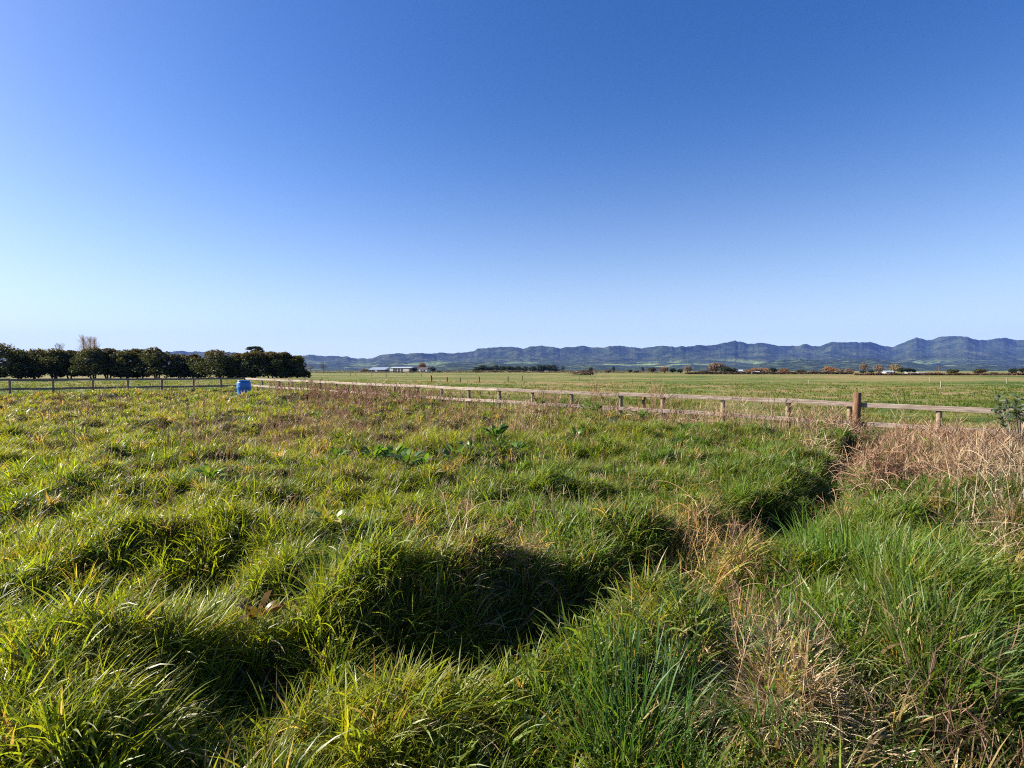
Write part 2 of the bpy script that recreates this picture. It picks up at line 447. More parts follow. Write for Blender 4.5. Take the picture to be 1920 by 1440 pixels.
# ------------------------------------------------------------------ fences
def gz(x, y): return float(ground_z(np.array([x]), np.array([y]))[0])
def base_z(x, y): return float(.18 - .011 * min(12, max(-25, x)))
def fence(name, label, pxs, rail_px, mat, extra):
    p0 = fence_xy(pxs[0])
    root = empty(name, (0, 0, 0))
    tag(root, label, 'fence', 'post and rail fences round the rough paddock')
    d = fence_xy(pxs[-1]) - fence_xy(pxs[0]); d = d / np.linalg.norm(d)
    nrm = np.array([-d[1], d[0]])
    if np.dot(nrm, -p0) < 0: nrm = -nrm                 # towards the near paddock
    for k, q in enumerate(pxs):
        x, y = fence_xy(q)
        z = base_z(x, y)
        lean = Vector((random.uniform(-.02, .02), random.uniform(-.02, .02), 0))
        r = .05 * random.uniform(.9, 1.12)
        b = MB()
        b.tube([(x, y, z - .5), (x + lean.x * .4, y + lean.y * .4, z + .35), (x + lean.x, y + lean.y, z + .875 + random.uniform(-.02, .01))], [r * 1.04, r, r * .97], 14)
        b.build('post', M_post, root)
    a0, a1 = fence_xy(rail_px[0]), fence_xy(rail_px[-1])
    for hgt in (.85, .49):
        for q0, q1 in zip(rail_px[:-1], rail_px[1:]):
            A = fence_xy(q0); B = fence_xy(q1)
            za, zb = base_z(*A) + hgt + random.uniform(-.012, .012), base_z(*B) + hgt + random.uniform(-.012, .012)
            off = nrm * (.05 + .022)
            A = Vector((A[0] + off[0], A[1] + off[1], za)); B = Vector((B[0] + off[0], B[1] + off[1], zb))
            L = (B - A).length - .008
            b = MB()
            segs = max(4, int(L / .35)); hh = .044; tt = .018
            vs, fs = [], []
            sag = random.uniform(-.018, .012)
            for s in range(segs + 1):
                u = s / segs - .5
                wob = sag * (1 - 4 * u * u) + .004 * math.sin(9 * u + q0)
                e = random.uniform(-.004, .004)
                for (yy, zz) in ((-tt, -hh), (tt, -hh), (tt, hh), (-tt, hh)):
                    vs.append((u * L, yy, zz + wob + e))
            for s in range(segs):
                for k in range(4):
                    k2 = (k + 1) % 4
                    fs.append((s * 4 + k, s * 4 + k2, (s + 1) * 4 + k2, (s + 1) * 4 + k))
            fs += [(3, 2, 1, 0), tuple(segs * 4 + k for k in range(4))]
            b.add(vs, fs)
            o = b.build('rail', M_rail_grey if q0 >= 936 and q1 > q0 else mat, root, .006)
            o.location = (A + B) / 2
            o.rotation_euler = ((B - A).normalized()).to_track_quat('X', 'Z').to_euler()
    return root, nrm
right_posts = [492, 523, 548, 576, 600, 630, 663, 698, 740, 783, 828, 880, 936, 999, 1073, 1163, 1243, 1356, 1479, 1594, 1762, 1925]
fence('wooden_fence', 'sunlit pale post and rail fence between the blue drum and tall brown post',
      right_posts, [462, 523, 630, 783, 936, 1163, 1455, 1606, 1925], M_rail_bleached, None)
left_posts = [-70, 18, 99, 173, 240, 303, 363, 415, 459]
fence('wooden_fence', 'dark shaded post and rail fence in front of the row of dense trees', left_posts, [-110, 18, 173, 303, 459], M_rail_shaded, None)

def stand_post(px, name, label, cat, mat, r, ztop, off, group=None, lean=(0, 0)):
    x, y = fence_xy(px)
    x += off[0]; y += off[1]
    z = base_z(x, y)
    b = MB()
    n = 20
    pts = [(x, y, z - .5), (x + lean[0] * .3, y + lean[1] * .3, z + .4), (x + lean[0], y + lean[1], ztop - .012), (x + lean[0], y + lean[1], ztop)]
    b.tube(pts, [r * 1.06, r * 1.0, r * .97, r * .9], n)
    return tag(b.build(name, mat), label, cat, group)
stand_post(1607, 'strainer_post', 'tall round brown post standing in front of the sunlit rails', 'post', M_strainer, .070, 1.185, (-.08, -.1), None, (.025, 0))
stand_post(1205, 'old_post', 'thin crooked dark post leaning behind the sunlit rails', 'post', M_strainer, .05, .98, (.05, .12), None, (.02, .02))

# posts and wires out in the pasture
def far_point(px, by): 
    x, y = gp(px, by, .02)
    return x, y
def wire_fence(name, label, rows, wires):
    root = empty(name, (0, 0, 0)); tag(root, label, 'fence', 'wire fences across the pasture')
    tops = []
    for px, ty, by in rows:
        x, y = far_point(px, by)
        top = at(px, ty, y).z
        z = gz(x, y)
        r = random.uniform(.06, .09)
        b = MB(); b.tube([(x, y, z - .3), (x + .02, y, (z + top) / 2), (x + random.uniform(-.06, .06), y, top)], [r, r, r * .9], 9)
        b.build('post', M_strainer, root)
        tops.append(Vector((x, y, 0)))
    for hgt in wires:
        b = MB()
        b.tube([(p.x, p.y - .08, gz(p.x, p.y) + hgt) for p in tops], .006, 4)
        b.build('wire', M_wire, root)
wire_fence('wire_fence', 'line of dark weathered posts with thin wires behind the middle of the rail fence',
           [(809, 704, 721), (838, 707, 720.5), (863, 708, 720), (898, 706, 719), (952, 706, 718.5), (979, 704, 715)], (.4, .7))
wire_fence('wire_fence', 'far fence of small dark posts in the pasture before the long shed',
           [(657, 699.5, 704.5), (667, 699.5, 704.5), (697, 698.5, 705.5), (724, 701, 707), (763, 699.5, 706), (790, 700, 706)], (.5, .9))
for px, ty, by, mat, lab in [(1086, 705.5, 713, M_strainer, 'lone short dark post in the pasture below the brush heap'),
                            (1185, 710, 717, M_strainer, 'stubby dark post in the pasture between brush heap and brown bushes'),
                            (1516, 712, 722.5, M_pale, 'pale post in the green pasture left of the tall brown post'),
                            (1743, 707, 717, M_pale, 'whitish post in the pasture just below the small white houses'),
                            (1764, 714, 727.5, M_pale, 'yellowish pale post, nearer and taller than the whitish post beside it'),
                            (1888, 708, 719, M_pale, 'thin pale post in the pasture near the olive round tree')]:
    x, y = far_point(px, by)
    b = MB(); z = gz(x, y); top = at(px, ty, y).z; r = .048
    b.tube([(x, y, z - .3), (x, y, top - .03), (x, y, top)], [r, r, r * .8], 10)
    tag(b.build('pasture_post', mat), lab, 'post', 'lone posts in the pasture')

# ------------------------------------------------------------------ blue drum
def drum():
    x, y = gp(458.5, 738, .3); D = 24.4
    x = at(458.5, 738, D).x; y = D
    z = 1.6 - 18 / (FPX / D) - .89
    root = empty('plastic_drum', (x, y, z)); tag(root, 'blue plastic drum standing upright in the grass by the fence corner', 'drum')
    prof = [(.0, 0), (.25, 0), (.275, .02), (.287, .07), (.287, .24), (.294, .26), (.294, .29), (.287, .31), (.287, .56), (.294, .58), (.294, .61), (.287, .63), (.285, .76), (.272, .81), (.246, .835),
            (.246, .85), (.262, .862), (.262, .885), (.245, .89), (.238, .86), (0, .855)]
    b = MB(); b.lathe(prof, 40); b.build('body', M_blue, root)
    for a in (.9, 4.0):
        b = MB(); b.lathe([(0, .855), (.036, .855), (.036, .878), (.03, .884), (0, .884)], 14, (.17 * math.cos(a), .17 * math.sin(a), 0)); b.build('bung', M_blackcap, root)
    root.rotation_euler = (R(1.5), R(-1.2), 0)
drum()

# ------------------------------------------------------------------ leaf clouds and trees
def leaf_quads(P, size, rg, flat=0.0):
    n = len(P)
    a = rg.normal(size=(n, 3)); a /= np.linalg.norm(a, axis=1, keepdims=True)
    if flat: a[:, 2] *= (1 - flat); a /= np.linalg.norm(a, axis=1, keepdims=True)
    b = np.cross(a, rg.normal(size=(n, 3))); b /= np.linalg.norm(b, axis=1, keepdims=True)
    s = (np.asarray(size) * rg.uniform(.6, 1.3, n))[:, None]
    V = np.stack([P - a * s, P + b * s * .45, P + a * s, P - b * s * .45], 1)
    return V
def leaves_obj(name, P, size, cols, mat, rg, parent=None, flat=0.0):
    V = leaf_quads(P, size, rg, flat)
    n = len(P)
    return quads_obj(name, V.reshape(-1, 3), np.arange(n * 4).reshape(n, 4), mat, np.repeat(cols, 4, axis=0), False, parent)
def lobes_points(lobes, n, rg, shell=.55):
    L = np.array(lobes)
    vol = (L[:, 3] * L[:, 4] * L[:, 5]) ** .7
    k = rg.choice(len(L), n, p=vol / vol.sum())
    u = rg.normal(size=(n, 3)); u /= np.linalg.norm(u, axis=1, keepdims=True)
    r = shell + (1.06 - shell) * rg.random(n) ** .6
    return L[k, :3] + u * r[:, None] * L[k, 3:6], k
def mixc(c0, c1, w): return np.asarray(c0) * (1 - w[:, None]) + np.asarray(c1) * w[:, None]

def row_tree(px, hw, topy, D, label, seed, tone=0.0):
    rg = np.random.default_rng(seed); rr = random.Random(seed)
    c = at(px, 705, D)
    bz = gz(c.x, D)
    H = at(px, topy, D).z - bz
    W = 1.3 * hw / FPX * D
    root = empty('dense_tree', (c.x, D, bz)); tag(root, label, 'tree', 'row of dense trees behind the shaded fence')
    b = MB()
    stems = rr.randint(2, 3)
    for s in range(stems):
        a = rr.uniform(0, 6.28); lx, ly = .5 * W * math.cos(a), .5 * W * math.sin(a)
        b.tube([(lx * .25, ly * .25, -.2), (lx * .5, ly * .5, H * .25), (lx * .8, ly * .8, H * .5), (lx * 1.1, ly * 1.1, H * .78)], [.16, .13, .09, .03], 7)
        for q in range(3):
            a2 = rr.uniform(0, 6.28); r2 = rr.uniform(.4, .7) * W
            z0 = H * rr.uniform(.22, .45)
            b.tube([(lx * .5, ly * .5, z0), (lx * .5 + .6 * r2 * math.cos(a2), ly * .5 + .6 * r2 * math.sin(a2), z0 + H * .2), (lx * .5 + r2 * math.cos(a2), ly * .5 + r2 * math.sin(a2), z0 + H * .33)], [.07, .05, .02], 5)
    b.build('trunk', M_bark, root)
    lobes = []
    skirt = rr.choice([.06, .12, .2])
    for k in range(7):
        a = rr.uniform(0, 6.28); q = rr.uniform(.35, .95) * W; s = rr.uniform(.2, .34) * W
        lobes.append((q * math.cos(a), q * math.sin(a), H * rr.uniform(.12, .38), s, s, s * .9))
    for k in range(9):
        a = rr.uniform(0, 6.28); q = rr.uniform(.1, .7) * W; s = rr.uniform(.08, .15) * W
        lobes.append((q * math.cos(a), q * math.sin(a), H * (.98 - .42 * (q / W) ** 2) - s * .6, s, s, s * .9))
    for k in range(34):
        a = rr.uniform(0, 6.28); q = rr.uniform(.1, 1.0) * W
        h = rr.uniform(skirt, .9)
        taper = 1 - .75 * max(0, h - .55) / .45
        s = rr.uniform(.17, .36) * W
        lobes.append((q * taper * math.cos(a) * 1.05, q * taper * math.sin(a), h * H - (.0 if h < .7 else s * .15), s * 1.15, s * 1.15, s * rr.uniform(.6, .85)))
    lobes.append((rr.uniform(-.2, .2) * W, 0, H - .26 * W, .42 * W, .42 * W, .26 * W))
    P, k = lobes_points(lobes, 6500, rg)
    P = P[P[:, 2] > skirt * H * (.1 + .9 * vn(P[:, 0] * .9 + seed, P[:, 1] * .3, seed))]
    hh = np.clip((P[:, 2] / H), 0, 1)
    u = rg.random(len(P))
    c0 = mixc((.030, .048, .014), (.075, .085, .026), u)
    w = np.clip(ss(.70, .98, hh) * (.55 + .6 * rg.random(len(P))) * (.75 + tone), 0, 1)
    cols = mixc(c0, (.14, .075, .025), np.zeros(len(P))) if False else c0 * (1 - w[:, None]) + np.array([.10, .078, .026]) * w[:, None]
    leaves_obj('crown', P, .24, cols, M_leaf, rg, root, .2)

ROW = [(-10, 42, 645, 106), (38, 28, 656, 110), (70, 28, 654, 112), (103, 28, 653.5, 111), (133, 24, 657, 113), (177, 27, 651, 110), (203, 20, 653, 113), (232, 24, 655, 112), (262, 24, 653.5, 114), (294, 28, 651.5, 112),
       (340, 24, 664, 115), (370, 20, 664, 116), (414, 35, 656, 113), (452, 22, 662, 116), (479, 26, 659, 115), (508, 22, 659, 116), (532, 20, 660.5, 117), (554, 21, 667, 118)]
RLAB = ['tallest dense dark tree at the left edge of the row', 'dense tree sloping down beside the tallest tree at the left edge',
        'broad dense tree with brown top, third from the left end of the row', 'broad dense tree just left of the bare poplars, below the small bare tree top',
        'lower dense tree directly left of the bare poplars', 'dense rounded tree in front of the bare poplars', 'small dense tree just right of the bare poplars',
        'dense tree above the gap showing a white wall', 'dense tree next left of the tallest round crown by the hill gap', 'large round dark crown just left of the low dip in the row',
        'low dense tree at the dip where far hills show', 'low brown-topped tree on the right of the dip', 'wide orange-brown topped tree standing above the blue drum to its left',
        'small dense tree just left below the flat-topped pine', 'brown-topped tree directly under the flat-topped pine', 'dense tree just right of the flat-topped pine',
        'second dense tree from the right end of the row', 'last and lowest tree at the right end of the row']
for k, (px, hw, ty, D) in enumerate(ROW):
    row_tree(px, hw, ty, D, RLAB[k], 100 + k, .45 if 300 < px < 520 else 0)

def bare_tree(name, label, px, ty, by, D, w, upright, cols, seed, group=None):
    rr = random.Random(seed); rg = np.random.default_rng(seed)
    c = at(px, by, D); H = at(px, ty, D).z; bz = gz(c.x, D); H -= bz; W = w / FPX * D
    root = empty(name, (c.x, D, bz)); tag(root, label, 'tree', group)
    b = MB(); b.tube([(0, 0, -.2), (0, 0, H * .4), (.05, 0, H * .75), (0, 0, H * .97)], [H * .022, H * .016, H * .009, H * .003], 7)
    b.build('trunk', M_bark, root)
    V = []; C = []
    def twig(p, d, L, r, lev):
        q = p + d * L
        side = d.cross(Vector((0, 1, 0))).normalized() if abs(d.y) < .95 else Vector((1, 0, 0))
        for s2 in (side, side.cross(d).normalized()):
            V.append([p - s2 * r, p + s2 * r, q + s2 * r * .5, q - s2 * r * .5])
            cc = [k * rr.uniform(.7, 1.3) for k in cols]; C.append(cc)
        if lev > 0:
            for _ in range(4):
                t = rr.uniform(.3, 1)
                nd = (d + Vector((rr.gauss(0, .5), rr.gauss(0, .5), rr.gauss(.15, .3))) * (1 - upright * .6)).normalized()
                twig(p + d * L * t, nd, L * rr.uniform(.45, .7), r * .6, lev - 1)
    for k in range(34):
        h = rr.uniform(.18, .9); a = rr.uniform(0, 6.28)
        o = Vector((math.cos(a), math.sin(a), 0))
        d = (o * (1 - upright) + Vector((0, 0, .4 + 1.6 * upright))).normalized()
        L = (W * (1.05 - .6 * h) if upright < .5 else H * .25 * (1.25 - .6 * h))
        twig(Vector((0, 0, h * H * .85)), d, L, H * .0019, 3)
    V = np.array([[tuple(v) for v in q] for q in V])
    xs = np.clip(V[..., 0], -W, W); V[..., 0] = xs; V[..., 1] = np.clip(V[..., 1], -W, W); V[..., 2] = np.minimum(V[..., 2], H)
    n = len(V)
    quads_obj('crown', V.reshape(-1, 3), np.arange(n * 4).reshape(n, 4), M_dry, np.repeat(np.array(C), 4, axis=0), False, root)
PG = 'bare poplars rising behind the dense trees'
bare_tree('poplar_tree', 'tallest bare poplar rising behind the dense trees', 157, 627, 704, 165, 9, .72, (.5, .42, .35), 5, PG)
bare_tree('poplar_tree', 'middle bare poplar, slightly lower than its tall neighbour', 170, 631, 704, 168, 7, .75, (.46, .41, .34), 6, PG)
bare_tree('poplar_tree', 'right-hand bare poplar with a reddish twiggy top', 178, 631, 704, 170, 8, .72, (.5, .37, .3), 8, PG)
bare_tree('bare_tree', 'small bare tree top peeping over the dense row left of the poplars', 112, 643, 704, 160, 6, .5, (.18, .13, .11), 9)
bare_tree('bare_tree', 'bare wide-branched tree in the pasture right of the dense row', 607, 678, 699, 260, 9, .2, (.10, .075, .07), 10)
bare_tree('bare_tree', 'faint bare tree close to the right end of the dense row', 582, 682, 699, 280, 8, .2, (.13, .09, .085), 12)

def pine():
    D = 150; c = at(479, 704, D); bz = gz(c.x, D); rg = np.random.default_rng(3); rr = random.Random(3)
    H = at(479, 647, D).z - bz; s = D / FPX
    root = empty('pine_tree', (c.x, D, bz)); tag(root, 'dark flat-topped pine standing above the brown-topped row of trees', 'tree')
    b = MB(); b.tube([(0, 0, -.2), (0, 0, H * .6), (.1, 0, H * .92)], [.22, .17, .06], 8)
    lob = [(-15, 6, 7, 2.2), (-8, 3.5, 9, 3), (0, 2.5, 10, 3), (8, 5, 8, 3.4), (13, 10, 5, 3), (3, 9, 10, 4), (-6, 11, 7, 3), (2, 16, 8, 4), (-3, 22, 9, 4), (6, 20, 7, 4)]
    for x, dz, w, h in lob:
        b.tube([(0, 0, H - (dz + 9) * s), (x * s * .5, 0, H - (dz + 3) * s), (x * s, rr.uniform(-1, 1), H - (dz + 1) * s)], [.1, .06, .03], 5)
    b.build('trunk', M_bark, root)
    P, _ = lobes_points([(x * s, rr.uniform(-1, 1), H - (dz + h * .6) * s, w * s * .8, w * s * .8, h * s * .7) for x, dz, w, h in lob], 2600, rg, .3)
    u = rg.random(len(P))
    leaves_obj('crown', P, .22, mixc((.012, .026, .012), (.03, .05, .022), u), M_leaf, rg, root, .3)
pine()

# far bushes and trees, each one mesh with trunk stub inside its foliage
def far_bush(name, label, px, ty, by, w, D, c0, c1, seed, group=None, kind='round', cat='tree'):
    rg = np.random.default_rng(seed); rr = random.Random(seed)
    c = at(px, by, D); bz = gz(c.x, D) if D < 400 else 0.0
    H = at(px, ty, D).z - bz; W = 1.25 * w / 2 / FPX * D
    root = empty(name, (c.x, D, bz)); tag(root, label, cat, group)
    b = MB(); b.tube([(0, 0, -.3), (0, 0, H * .45), (.05 * W, 0, H * .8)], [W * .12, W * .09, W * .03], 6)
    for k in range(4):
        a = rr.uniform(0, 6.28)
        b.tube([(0, 0, H * .25), (.35 * W * math.cos(a), .35 * W * math.sin(a), H * .5), (.55 * W * math.cos(a), .55 * W * math.sin(a), H * .68)], [W * .06, W * .04, W * .015], 5)
    b.build('trunk', M_bark, root)
    lobes = []
    if kind == 'cone':
        for k in range(9):
            h = .15 + .8 * k / 8
            lobes.append((rr.uniform(-.25, .25) * W, rr.uniform(-.25, .25) * W, h * H, W * (1.05 - .75 * h) + .1 * W, W * (1.05 - .75 * h), H * .13))
    else:
        for k in range(9):
            a = rr.uniform(0, 6.28); q = rr.uniform(.1, .6) * W
            s = rr.uniform(.35, .5)
            lobes.append((q * math.cos(a), q * math.sin(a), H * rr.uniform(.36, .74), s * W, s * W, s * H * .55))
        lobes.append((0, 0, H * .72, .55 * W, .55 * W, H * .26))
    P, _ = lobes_points(lobes, 1100, rg, .3)
    P[:, 2] = np.maximum(P[:, 2], .05)
    P[:, 2] = np.minimum(P[:, 2], H)
    u = rg.random(len(P))
    leaves_obj('crown', P, max(.10 * min(W, H), .12), mixc(c0, c1, u), M_leaf, rg, root)
DG0, DG1 = (.016, .028, .012), (.034, .05, .02)
BR0, BR1 = (.10, .06, .035), (.20, .115, .06)
OR0, OR1 = (.17, .085, .035), (.27, .14, .055)
TW0, TW1 = (.15, .11, .09), (.24, .18, .14)
CG = 'far belt of dark conifers before the hills'
conif = [(894, 688, 12), (905, 684.5, 13), (917, 687, 11), (929, 685, 13), (944, 686, 12), (957, 686, 13), (970, 687, 12), (984, 686.5, 12), (999, 686, 13), (1012, 684.5, 11), (1019, 684, 12), (1030, 684.5, 12), (1040, 684, 10)]
for k, (px, ty, w) in enumerate(conif):
    side = 'first conifer from the left in' if k == 0 else 'last conifer at the right end of' if k == len(conif) - 1 else None
    lab = side + ' the far dark belt' if side else 'dark conifer inside the far belt before the hills'
    far_bush('conifer_tree', lab, px, ty, 698.5, w * 1.45, 520 + 6 * k, DG0, DG1, 300 + k, CG, 'cone' if k % 3 == 0 else 'round')
far_bush('conifer_tree', 'thin lone conifer just right of the far dark belt', 1055, 685, 698, 7, 540, DG0, DG1, 330, None, 'cone')
FB = [(777, 689.5, 698, 11, 452, DG0, DG1, 'dark bush between the long shed and the white house'),
      (811, 688, 698, 15, 440, DG0, DG1, 'dark evergreen tree right of the white house'),
      (793, 678, 698, 16, 470, BR0, BR1, 'brown tree rising behind the white house'),
      (823, 695, 698.5, 9, 420, DG0, DG1, 'low dark bush further right of the white house'),
      (683, 691, 698, 18, 480, BR0, TW0, 'low brown scrub left of the blue-grey roofs'),
      (1108, 688, 700, 12, 330, DG0, BR0, 'dark round bush behind the brush heap'),
      (1098, 693, 700, 16, 350, BR0, TW0, 'brown bush at the left of the dark round bush'),
      (1150, 686, 699, 8, 420, DG0, DG1, 'narrow dark tree between two brown bushes in the far hedge line'),
      (1140, 693, 699, 18, 400, BR0, TW0, 'low brown bush left of the narrow dark tree'),
      (1182, 693, 699, 12, 400, DG0, DG1, 'small dark bush right of the narrow dark tree'),
      (1205, 686, 699, 7, 430, DG0, DG1, 'slim green tree in the far hedge line'),
      (1193, 694, 699, 10, 400, DG0, BR0, 'little brown-green bush left of the slim green tree'),
      (1223, 688, 699.5, 16, 400, (.05, .06, .025), BR0, 'olive brown tree right of the slim green tree'),
      (1246, 687, 699.5, 20, 380, BR0, TW1, 'wide pale brown bush in the far hedge line'),
      (1262, 690, 699.5, 12, 380, DG0, DG1, 'dark bush right of the wide pale brown bush'),
      (1276, 691, 699.5, 12, 380, DG0, BR0, 'small dark bush beside a bare brown tree'),
      (1289, 684, 700, 14, 360, TW0, TW1, 'bare brown tree left of the big brown and green clump'),
      (1343, 679, 701, 32, 300, BR0, TW1, 'big brown bare-topped tree in the clump before the hills'),
      (1358, 687, 701, 30, 290, DG0, (.05, .06, .02), 'dark green tree in front of the big brown tree'),
      (1318, 694, 702, 46, 270, (.05, .03, .02), BR0, 'low dark brown thicket left of the big brown tree'),
      (1376, 690, 701, 14, 330, DG0, DG1, 'small dark tree right of the dark green tree'),
      (1425, 689, 702, 48, 280, OR0, OR1, 'wide orange bush before the blue hills'),
      (1449, 688, 702, 15, 270, DG0, DG1, 'dark green round tree right of the wide orange bush'),
      (1470, 690, 702, 20, 290, BR0, OR1, 'brown bush right of the dark green round tree'),
      (1501, 693, 703, 22, 260, (.03, .025, .015), (.06, .045, .03), 'dark brown low bush in the far hedge line'),
      (1527, 694, 702, 14, 300, DG0, BR0, 'small mixed bush left of the round orange tree'),
      (1553, 687.5, 703, 26, 260, OR0, OR1, 'round orange tree standing over the far hedge'),
      (1575, 691, 703, 16, 270, BR0, TW1, 'brown bush right of the round orange tree'),
      (1592, 690, 703, 16, 280, BR0, TW1, 'brown bush behind the top of the tall brown post'),
      (1619, 679, 702, 17, 330, TW0, TW1, 'pale bare twiggy tree just right of the tall brown post'),
      (1618, 694, 703, 11, 290, DG0, DG1, 'dark bush at the foot of the pale twiggy tree'),
      (1648, 682, 702, 16, 330, TW0, TW1, 'second pale twiggy tree, left of the white gabled house'),
      (1634, 694, 703, 14, 300, DG0, DG1, 'dark bush between the two pale twiggy trees'),
      (1676, 682, 702, 24, 400, (.16, .13, .06), (.24, .2, .1), 'golden willow behind the white gabled house'),
      (1691, 689, 702, 13, 370, DG0, DG1, 'left tree of the dark block behind the low white buildings'),
      (1702, 690, 702, 14, 370, DG0, DG1, 'middle tree of the dark block behind the low white buildings'),
      (1712, 691, 702, 10, 370, DG0, DG1, 'right tree of the dark block behind the low white buildings'),
      (1786, 691.5, 704.5, 20, 200, (.03, .045, .015), (.07, .075, .025), 'green round tree standing on the far hedge line'),
      (1838, 691, 704.5, 22, 200, (.04, .05, .018), (.09, .075, .03), 'olive round tree right of the green round tree'),
      (1796, 700, 705, 14, 200, DG0, BR0, 'low bush at the right foot of the green round tree'),
      (1865, 698, 704, 14, 230, DG0, DG1, 'small dark bush right of the olive round tree'),
      (1902, 690.5, 703, 16, 260, DG0, DG1, 'dark tree near the right end of the far hedge'),
      (1917, 689, 703, 12, 260, DG0, (.05, .06, .03), 'green tree at the right edge of the photo on the hedge line')]
for k, (px, ty, by, w, D, c0, c1, lab) in enumerate(FB):
    far_bush('bush' if ty > 688 else 'far_tree', lab, px, ty, by, w, D, c0, c1, 400 + k, 'far trees and bushes along the pasture edge', 'round', 'bush' if ty > 688 else 'tree')

def hedge(label, x0, x1, ty, by, D, c0, c1, seed, group='low hedges at the far edge of the pasture'):
    rg = np.random.default_rng(seed)
    A, B = at(x0, by, D), at(x1, by, D)
    n = int((x1 - x0) * 22)
    u = rg.random(n); H = at(x0, ty, D).z
    H = H * (.35 + 1.0 * fbm(u * (x1 - x0) / 14, u * 0, 3, seed))
    P = np.stack([A.x + (B.x - A.x) * u, D + rg.normal(0, .5, n), H * rg.random(n) ** .7], -1)
    tag(leaves_obj('hedge', P, .28, mixc(c0, c1, rg.random(n)), M_leaf, rg), label, 'hedge', group)
hedge('long dark brown hedge from the brown thicket to the tall brown post', 1285, 1600, 696.5, 703.5, 245, (.05, .032, .02), (.12, .075, .045), 1)
hedge('long reddish brown hedge at the right between post and frame edge', 1603, 1990, 699.5, 705.3, 190, (.07, .035, .022), (.15, .085, .05), 2)
hedge('low pale brown hedge under the far dark conifers', 850, 1280, 694.5, 699.5, 410, (.10, .075, .05), (.2, .15, .09), 3)
hedge('low brown hedge under the long shed and houses', 575, 850, 695.8, 699.3, 430, (.06, .05, .03), (.13, .10, .06), 4)

def brush_heap():
    rg = np.random.default_rng(55)
    D = 200; c = at(1095, 703, D); n = 420
    root = []
    P0 = np.stack([rg.normal(0, 1.9, n), rg.normal(0, .8, n), np.abs(rg.normal(0, .35, n))], -1)
    a = rg.normal(size=(n, 3)) * [1, .6, .35]; a /= np.linalg.norm(a, axis=1, keepdims=True)
    s = np.cross(a, [0, 1, 0.1]); s /= np.linalg.norm(s, axis=1, keepdims=True)
    L = rg.uniform(.4, 1.1, n)[:, None]; w = rg.uniform(.04, .1, n)[:, None]
    V = np.stack([P0 - a * L - s * w, P0 - a * L + s * w, P0 + a * L + s * w, P0 + a * L - s * w], 1) + [c.x, D, .45]
    tag(quads_obj('brush_heap', V.reshape(-1, 3), np.arange(n * 4).reshape(n, 4), M_dry, np.repeat(mixc((.10, .06, .04), (.28, .2, .14), rg.random(n)), 4, axis=0), False),
        'heap of brown cut branches lying in the middle of the pasture', 'brush heap')
brush_heap()

# ------------------------------------------------------------------ buildings far off
def building(name, label, x0, x1, ytop, ybase, D, wallm, roofm, deep, eave=.72, gable=False, wins=(), cat='building', group=None):
    A, B = at(x0, ybase, D), at(x1, ybase, D)
    W = B.x - A.x; H = at(x0, ytop, D).z
    root = empty(name, ((A.x + B.x) / 2, D, 0)); tag(root, label, cat, group)
    root.rotation_euler.z = R(-20)
    he = H * eave
    b = MB(); b.box((0, deep / 2, he / 2 - .1), (W, deep, he + .2)); b.build('wall', wallm, root)
    b = MB(); o = .3
    if gable:
        vs = [(-W / 2 - o, -o, he), (W / 2 + o, -o, he), (W / 2 + o, deep + o, he), (-W / 2 - o, deep + o, he), (-W / 2 - o, deep / 2, H), (W / 2 + o, deep / 2, H)]
        b.add(vs, [(0, 1, 5, 4), (2, 3, 4, 5), (0, 4, 3), (1, 2, 5), (0, 3, 2, 1)])
    else:
        vs = [(-W / 2 - o, -o, he), (W / 2 + o, -o, he), (W / 2 + o, deep + o, H), (-W / 2 - o, deep + o, H)]
        vs += [(x, y, z + .18) for x, y, z in vs]
        b.add(vs, [(3, 2, 1, 0), (4, 5, 6, 7), (0, 1, 5, 4), (1, 2, 6, 5), (2, 3, 7, 6), (3, 0, 4, 7)])
    b.build('roof', roofm, root)
    for kind, u0, u1, v0, v1, m in wins:
        b = MB(); b.box(((u0 + u1 - 1) * W / 2, -.03, (v0 + v1) / 2 * he), ((u1 - u0) * W, .1, (v1 - v0) * he)); b.build(kind, m, root)
    return root
building('long_shed', 'long low farm shed with white end wall and pale metal roof', 728, 772, 688.2, 698, 450, M_darkin, M_roofp, 5, .80, False,
         [('end_wall', 0, .16, 0, 1, M_white), ('bay_post', .38, .40, 0, .97, M_white), ('bay_post', .52, .54, 0, .97, M_cream), ('sliding_door', .66, .93, 0, .85, M_cream)], 'shed')
building('farm_house', 'white farm house with dark roof beside the brown tree', 784.5, 801, 688.5, 698, 445, M_white, M_roofd, 7, .68, True,
         [('window', .62, .8, .35, .8, M_glass), ('window', .2, .34, .35, .8, M_glass), ('door', .45, .54, 0, .8, M_roofd)], 'house')
building('low_shed', 'low blue-grey roofed sheds left of the long shed', 688, 724, 688.8, 698, 500, M_darkin, M_roofb, 7, .5, False,
         [('door', .4, .55, 0, .9, M_white), ('bay_post', .2, .22, 0, .95, M_cream)], 'shed')
building('small_house', 'small white gabled house before the golden willow', 1661, 1675, 695, 703, 350, M_white, M_roofp, 7, .6, True, [('window', .2, .38, .3, .7, M_glass), ('window', .62, .8, .3, .7, M_glass)], 'house')
building('low_building', 'low white building below the dark block of trees', 1703, 1717, 698.3, 703, 340, M_white, M_roofp, 6, .7, True, [('window', .3, .45, .4, .8, M_glass)], 'building')
building('low_building', 'low white building right of the dark block of trees', 1724, 1736, 698, 703, 340, M_white, M_roofp, 6, .7, True, [('window', .5, .65, .4, .8, M_glass)], 'building')
building('low_building', 'tiny cream building between pale twiggy tree and white gabled house', 1684, 1690, 700, 703, 340, M_cream, M_roofp, 5, .7, True, [('door', .4, .6, 0, .8, M_glass)], 'building')
